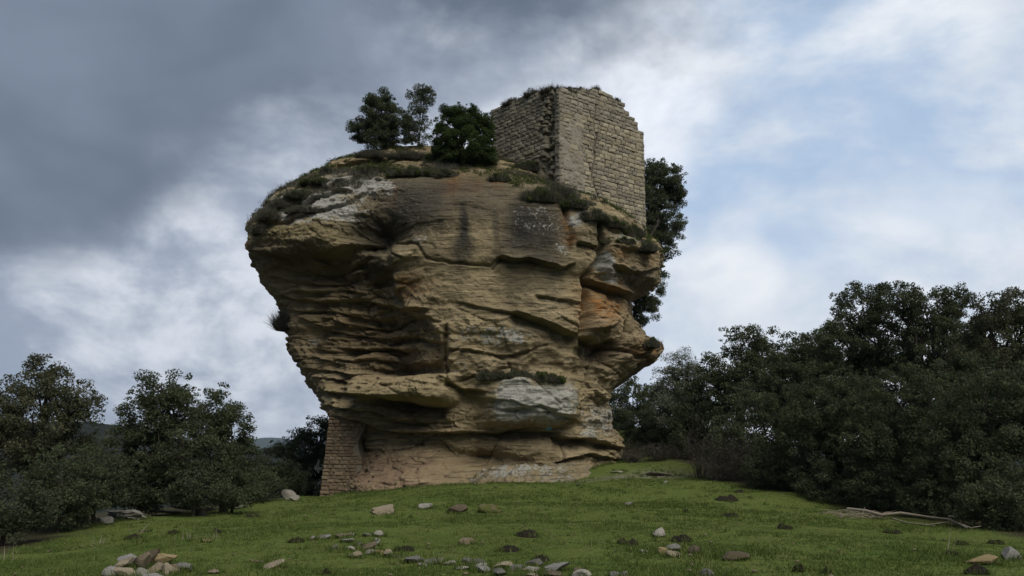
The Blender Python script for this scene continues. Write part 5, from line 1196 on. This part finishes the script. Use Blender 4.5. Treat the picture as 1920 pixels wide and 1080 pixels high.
def rank_grass():                                  # longer tufts left ungrazed round the stones and along the foot of the rock
    r = np.random.default_rng(15); Q = []
    for (bx, by, br) in BASES:
        m = int(10+60*br); a = r.uniform(0, 6.28, m); rr = br*r.uniform(.9, 1.25, m); Q.append(np.stack([bx+rr*np.cos(a), by+rr*np.sin(a)*.85], 1))
    c = np.stack([r.uniform(-9.5, 6, 9000), r.uniform(34, 40.5, 9000)], 1); cz = terrain(c[:, 0], c[:, 1])
    near = np.array([(h[3] if h[0] is not None else 9) < .45 for h in (BVH.find_nearest(Vector((x_, y_, z_))) for (x_, y_), z_ in zip(c, cz))]); Q.append(c[near])
    ptc = np.stack([r.uniform(-9, 9, 420), r.uniform(11, 36, 420)], 1); Q.append(np.repeat(ptc, 4, 0)+r.normal(0, .07, (1680, 2)))
    q = np.concatenate(Q); q = q[under_trees(q[:, 0], q[:, 1]) < .6]; x, y = q[:, 0], q[:, 1]; z = terrain(x, y); n = len(x); k = 7
    X = np.repeat(x, k)+r.normal(0, .03, n*k); Y = np.repeat(y, k)+r.normal(0, .03, n*k); Z = np.repeat(z, k); H = np.repeat(r.uniform(.05, .15, n), k)*r.uniform(.5, 1.1, n*k)
    W = 0.006*(1+.03*Y); a = r.uniform(0, 6.28, n*k); lx, ly = r.normal(0, .45, n*k)*H, r.normal(0, .45, n*k)*H
    V = np.stack([np.stack([X-np.cos(a)*W, Y-np.sin(a)*W, Z-.02], 1), np.stack([X+np.cos(a)*W, Y+np.sin(a)*W, Z-.02], 1), np.stack([X+lx, Y+ly, Z+H], 1)], 1).reshape(-1, 3)
    var = np.clip(np.repeat(r.random(n), k)*.5+.3*r.random(n*k), 0, .84); var = np.where(r.random(n*k) < .12, r.uniform(.88, 1, n*k), var)
    link('grass_tufts', mesh_np('grass_tufts', V, np.arange(len(V)).reshape(-1, 3), M['grass'], False, {'var': np.repeat(var, 3)}), None, label='longer ungrazed grass tufts round the stones and rock foot', cat='grass', kind='stuff')
rank_grass()
def specks():                                      # small pale chips, leaves and yellow flowers strewn in the turf
    r = np.random.default_rng(9)
    for (nm, lab, cat, n, mm, sz) in [('pebbles', 'tiny pale pebbles strewn through the turf', 'pebbles', 170, 'field_tan', .024), ('dead_leaves', 'fallen brown leaves strewn through the turf', 'leaves', 900, 'heather', .04)]:
        d = 10+26*r.random(n)**1.3; x = d*np.tan(r.uniform(-.55, .55, n)); y = d; k = (under_trees(x, y) < .4); x, y = x[k], y[k]; z = terrain(x, y)+.035
        if nm == 'pebbles':
            V0, F0 = ICO[2]; V0 = V0[:12] if False else V0; s = sz*r.uniform(.4, 1.6, len(x))
            V = (V0[None]*np.stack([s, s, s*.5], 1)[:, None]+np.stack([x, y, z], 1)[:, None]).reshape(-1, 3); F_ = (F0[None]+np.arange(len(x))[:, None, None]*len(V0)).reshape(-1, 3)
            me = mesh_np(nm, V, F_, M[mm])
        else:
            V, F_, var = leaf_cloud(np.stack([x, y, z], 1), np.full(len(x), .02), len(x), sz, r, .3, 2.0); me = mesh_np(nm, V, F_, M[mm], False, {'var': var})
        link(nm, me, None, label=lab, cat=cat, kind='stuff')
specks()

# ------------------------------------------------------------------ the air between here and the far hills
def haze():
    m = bpy.data.materials.new('haze_air'); m.use_nodes = True; g = NT(m.node_tree); g.n.clear()
    out = g.new('ShaderNodeOutputMaterial'); pv = g.new('ShaderNodeVolumePrincipled')
    pv.inputs['Color'].default_value = (0.58, 0.74, 0.98, 1); pv.inputs['Density'].default_value = 0.00008; pv.inputs['Anisotropy'].default_value = 0.2
    g.l.new(pv.outputs[0], out.inputs['Volume'])
    lo, hi = (-16000, -16000, -165), (16000, 16000, 140)
    V = [(x, y, z) for x in (lo[0], hi[0]) for y in (lo[1], hi[1]) for z in (lo[2], hi[2])]
    F_ = [(0, 1, 3, 2), (4, 6, 7, 5), (0, 4, 5, 1), (2, 3, 7, 6), (0, 2, 6, 4), (1, 5, 7, 3)]
    me = mesh_np('haze', V, np.array(F_), m)
    link('haze', me, None, label='thin pale air that turns the far hills blue', cat='haze', kind='stuff')
haze()
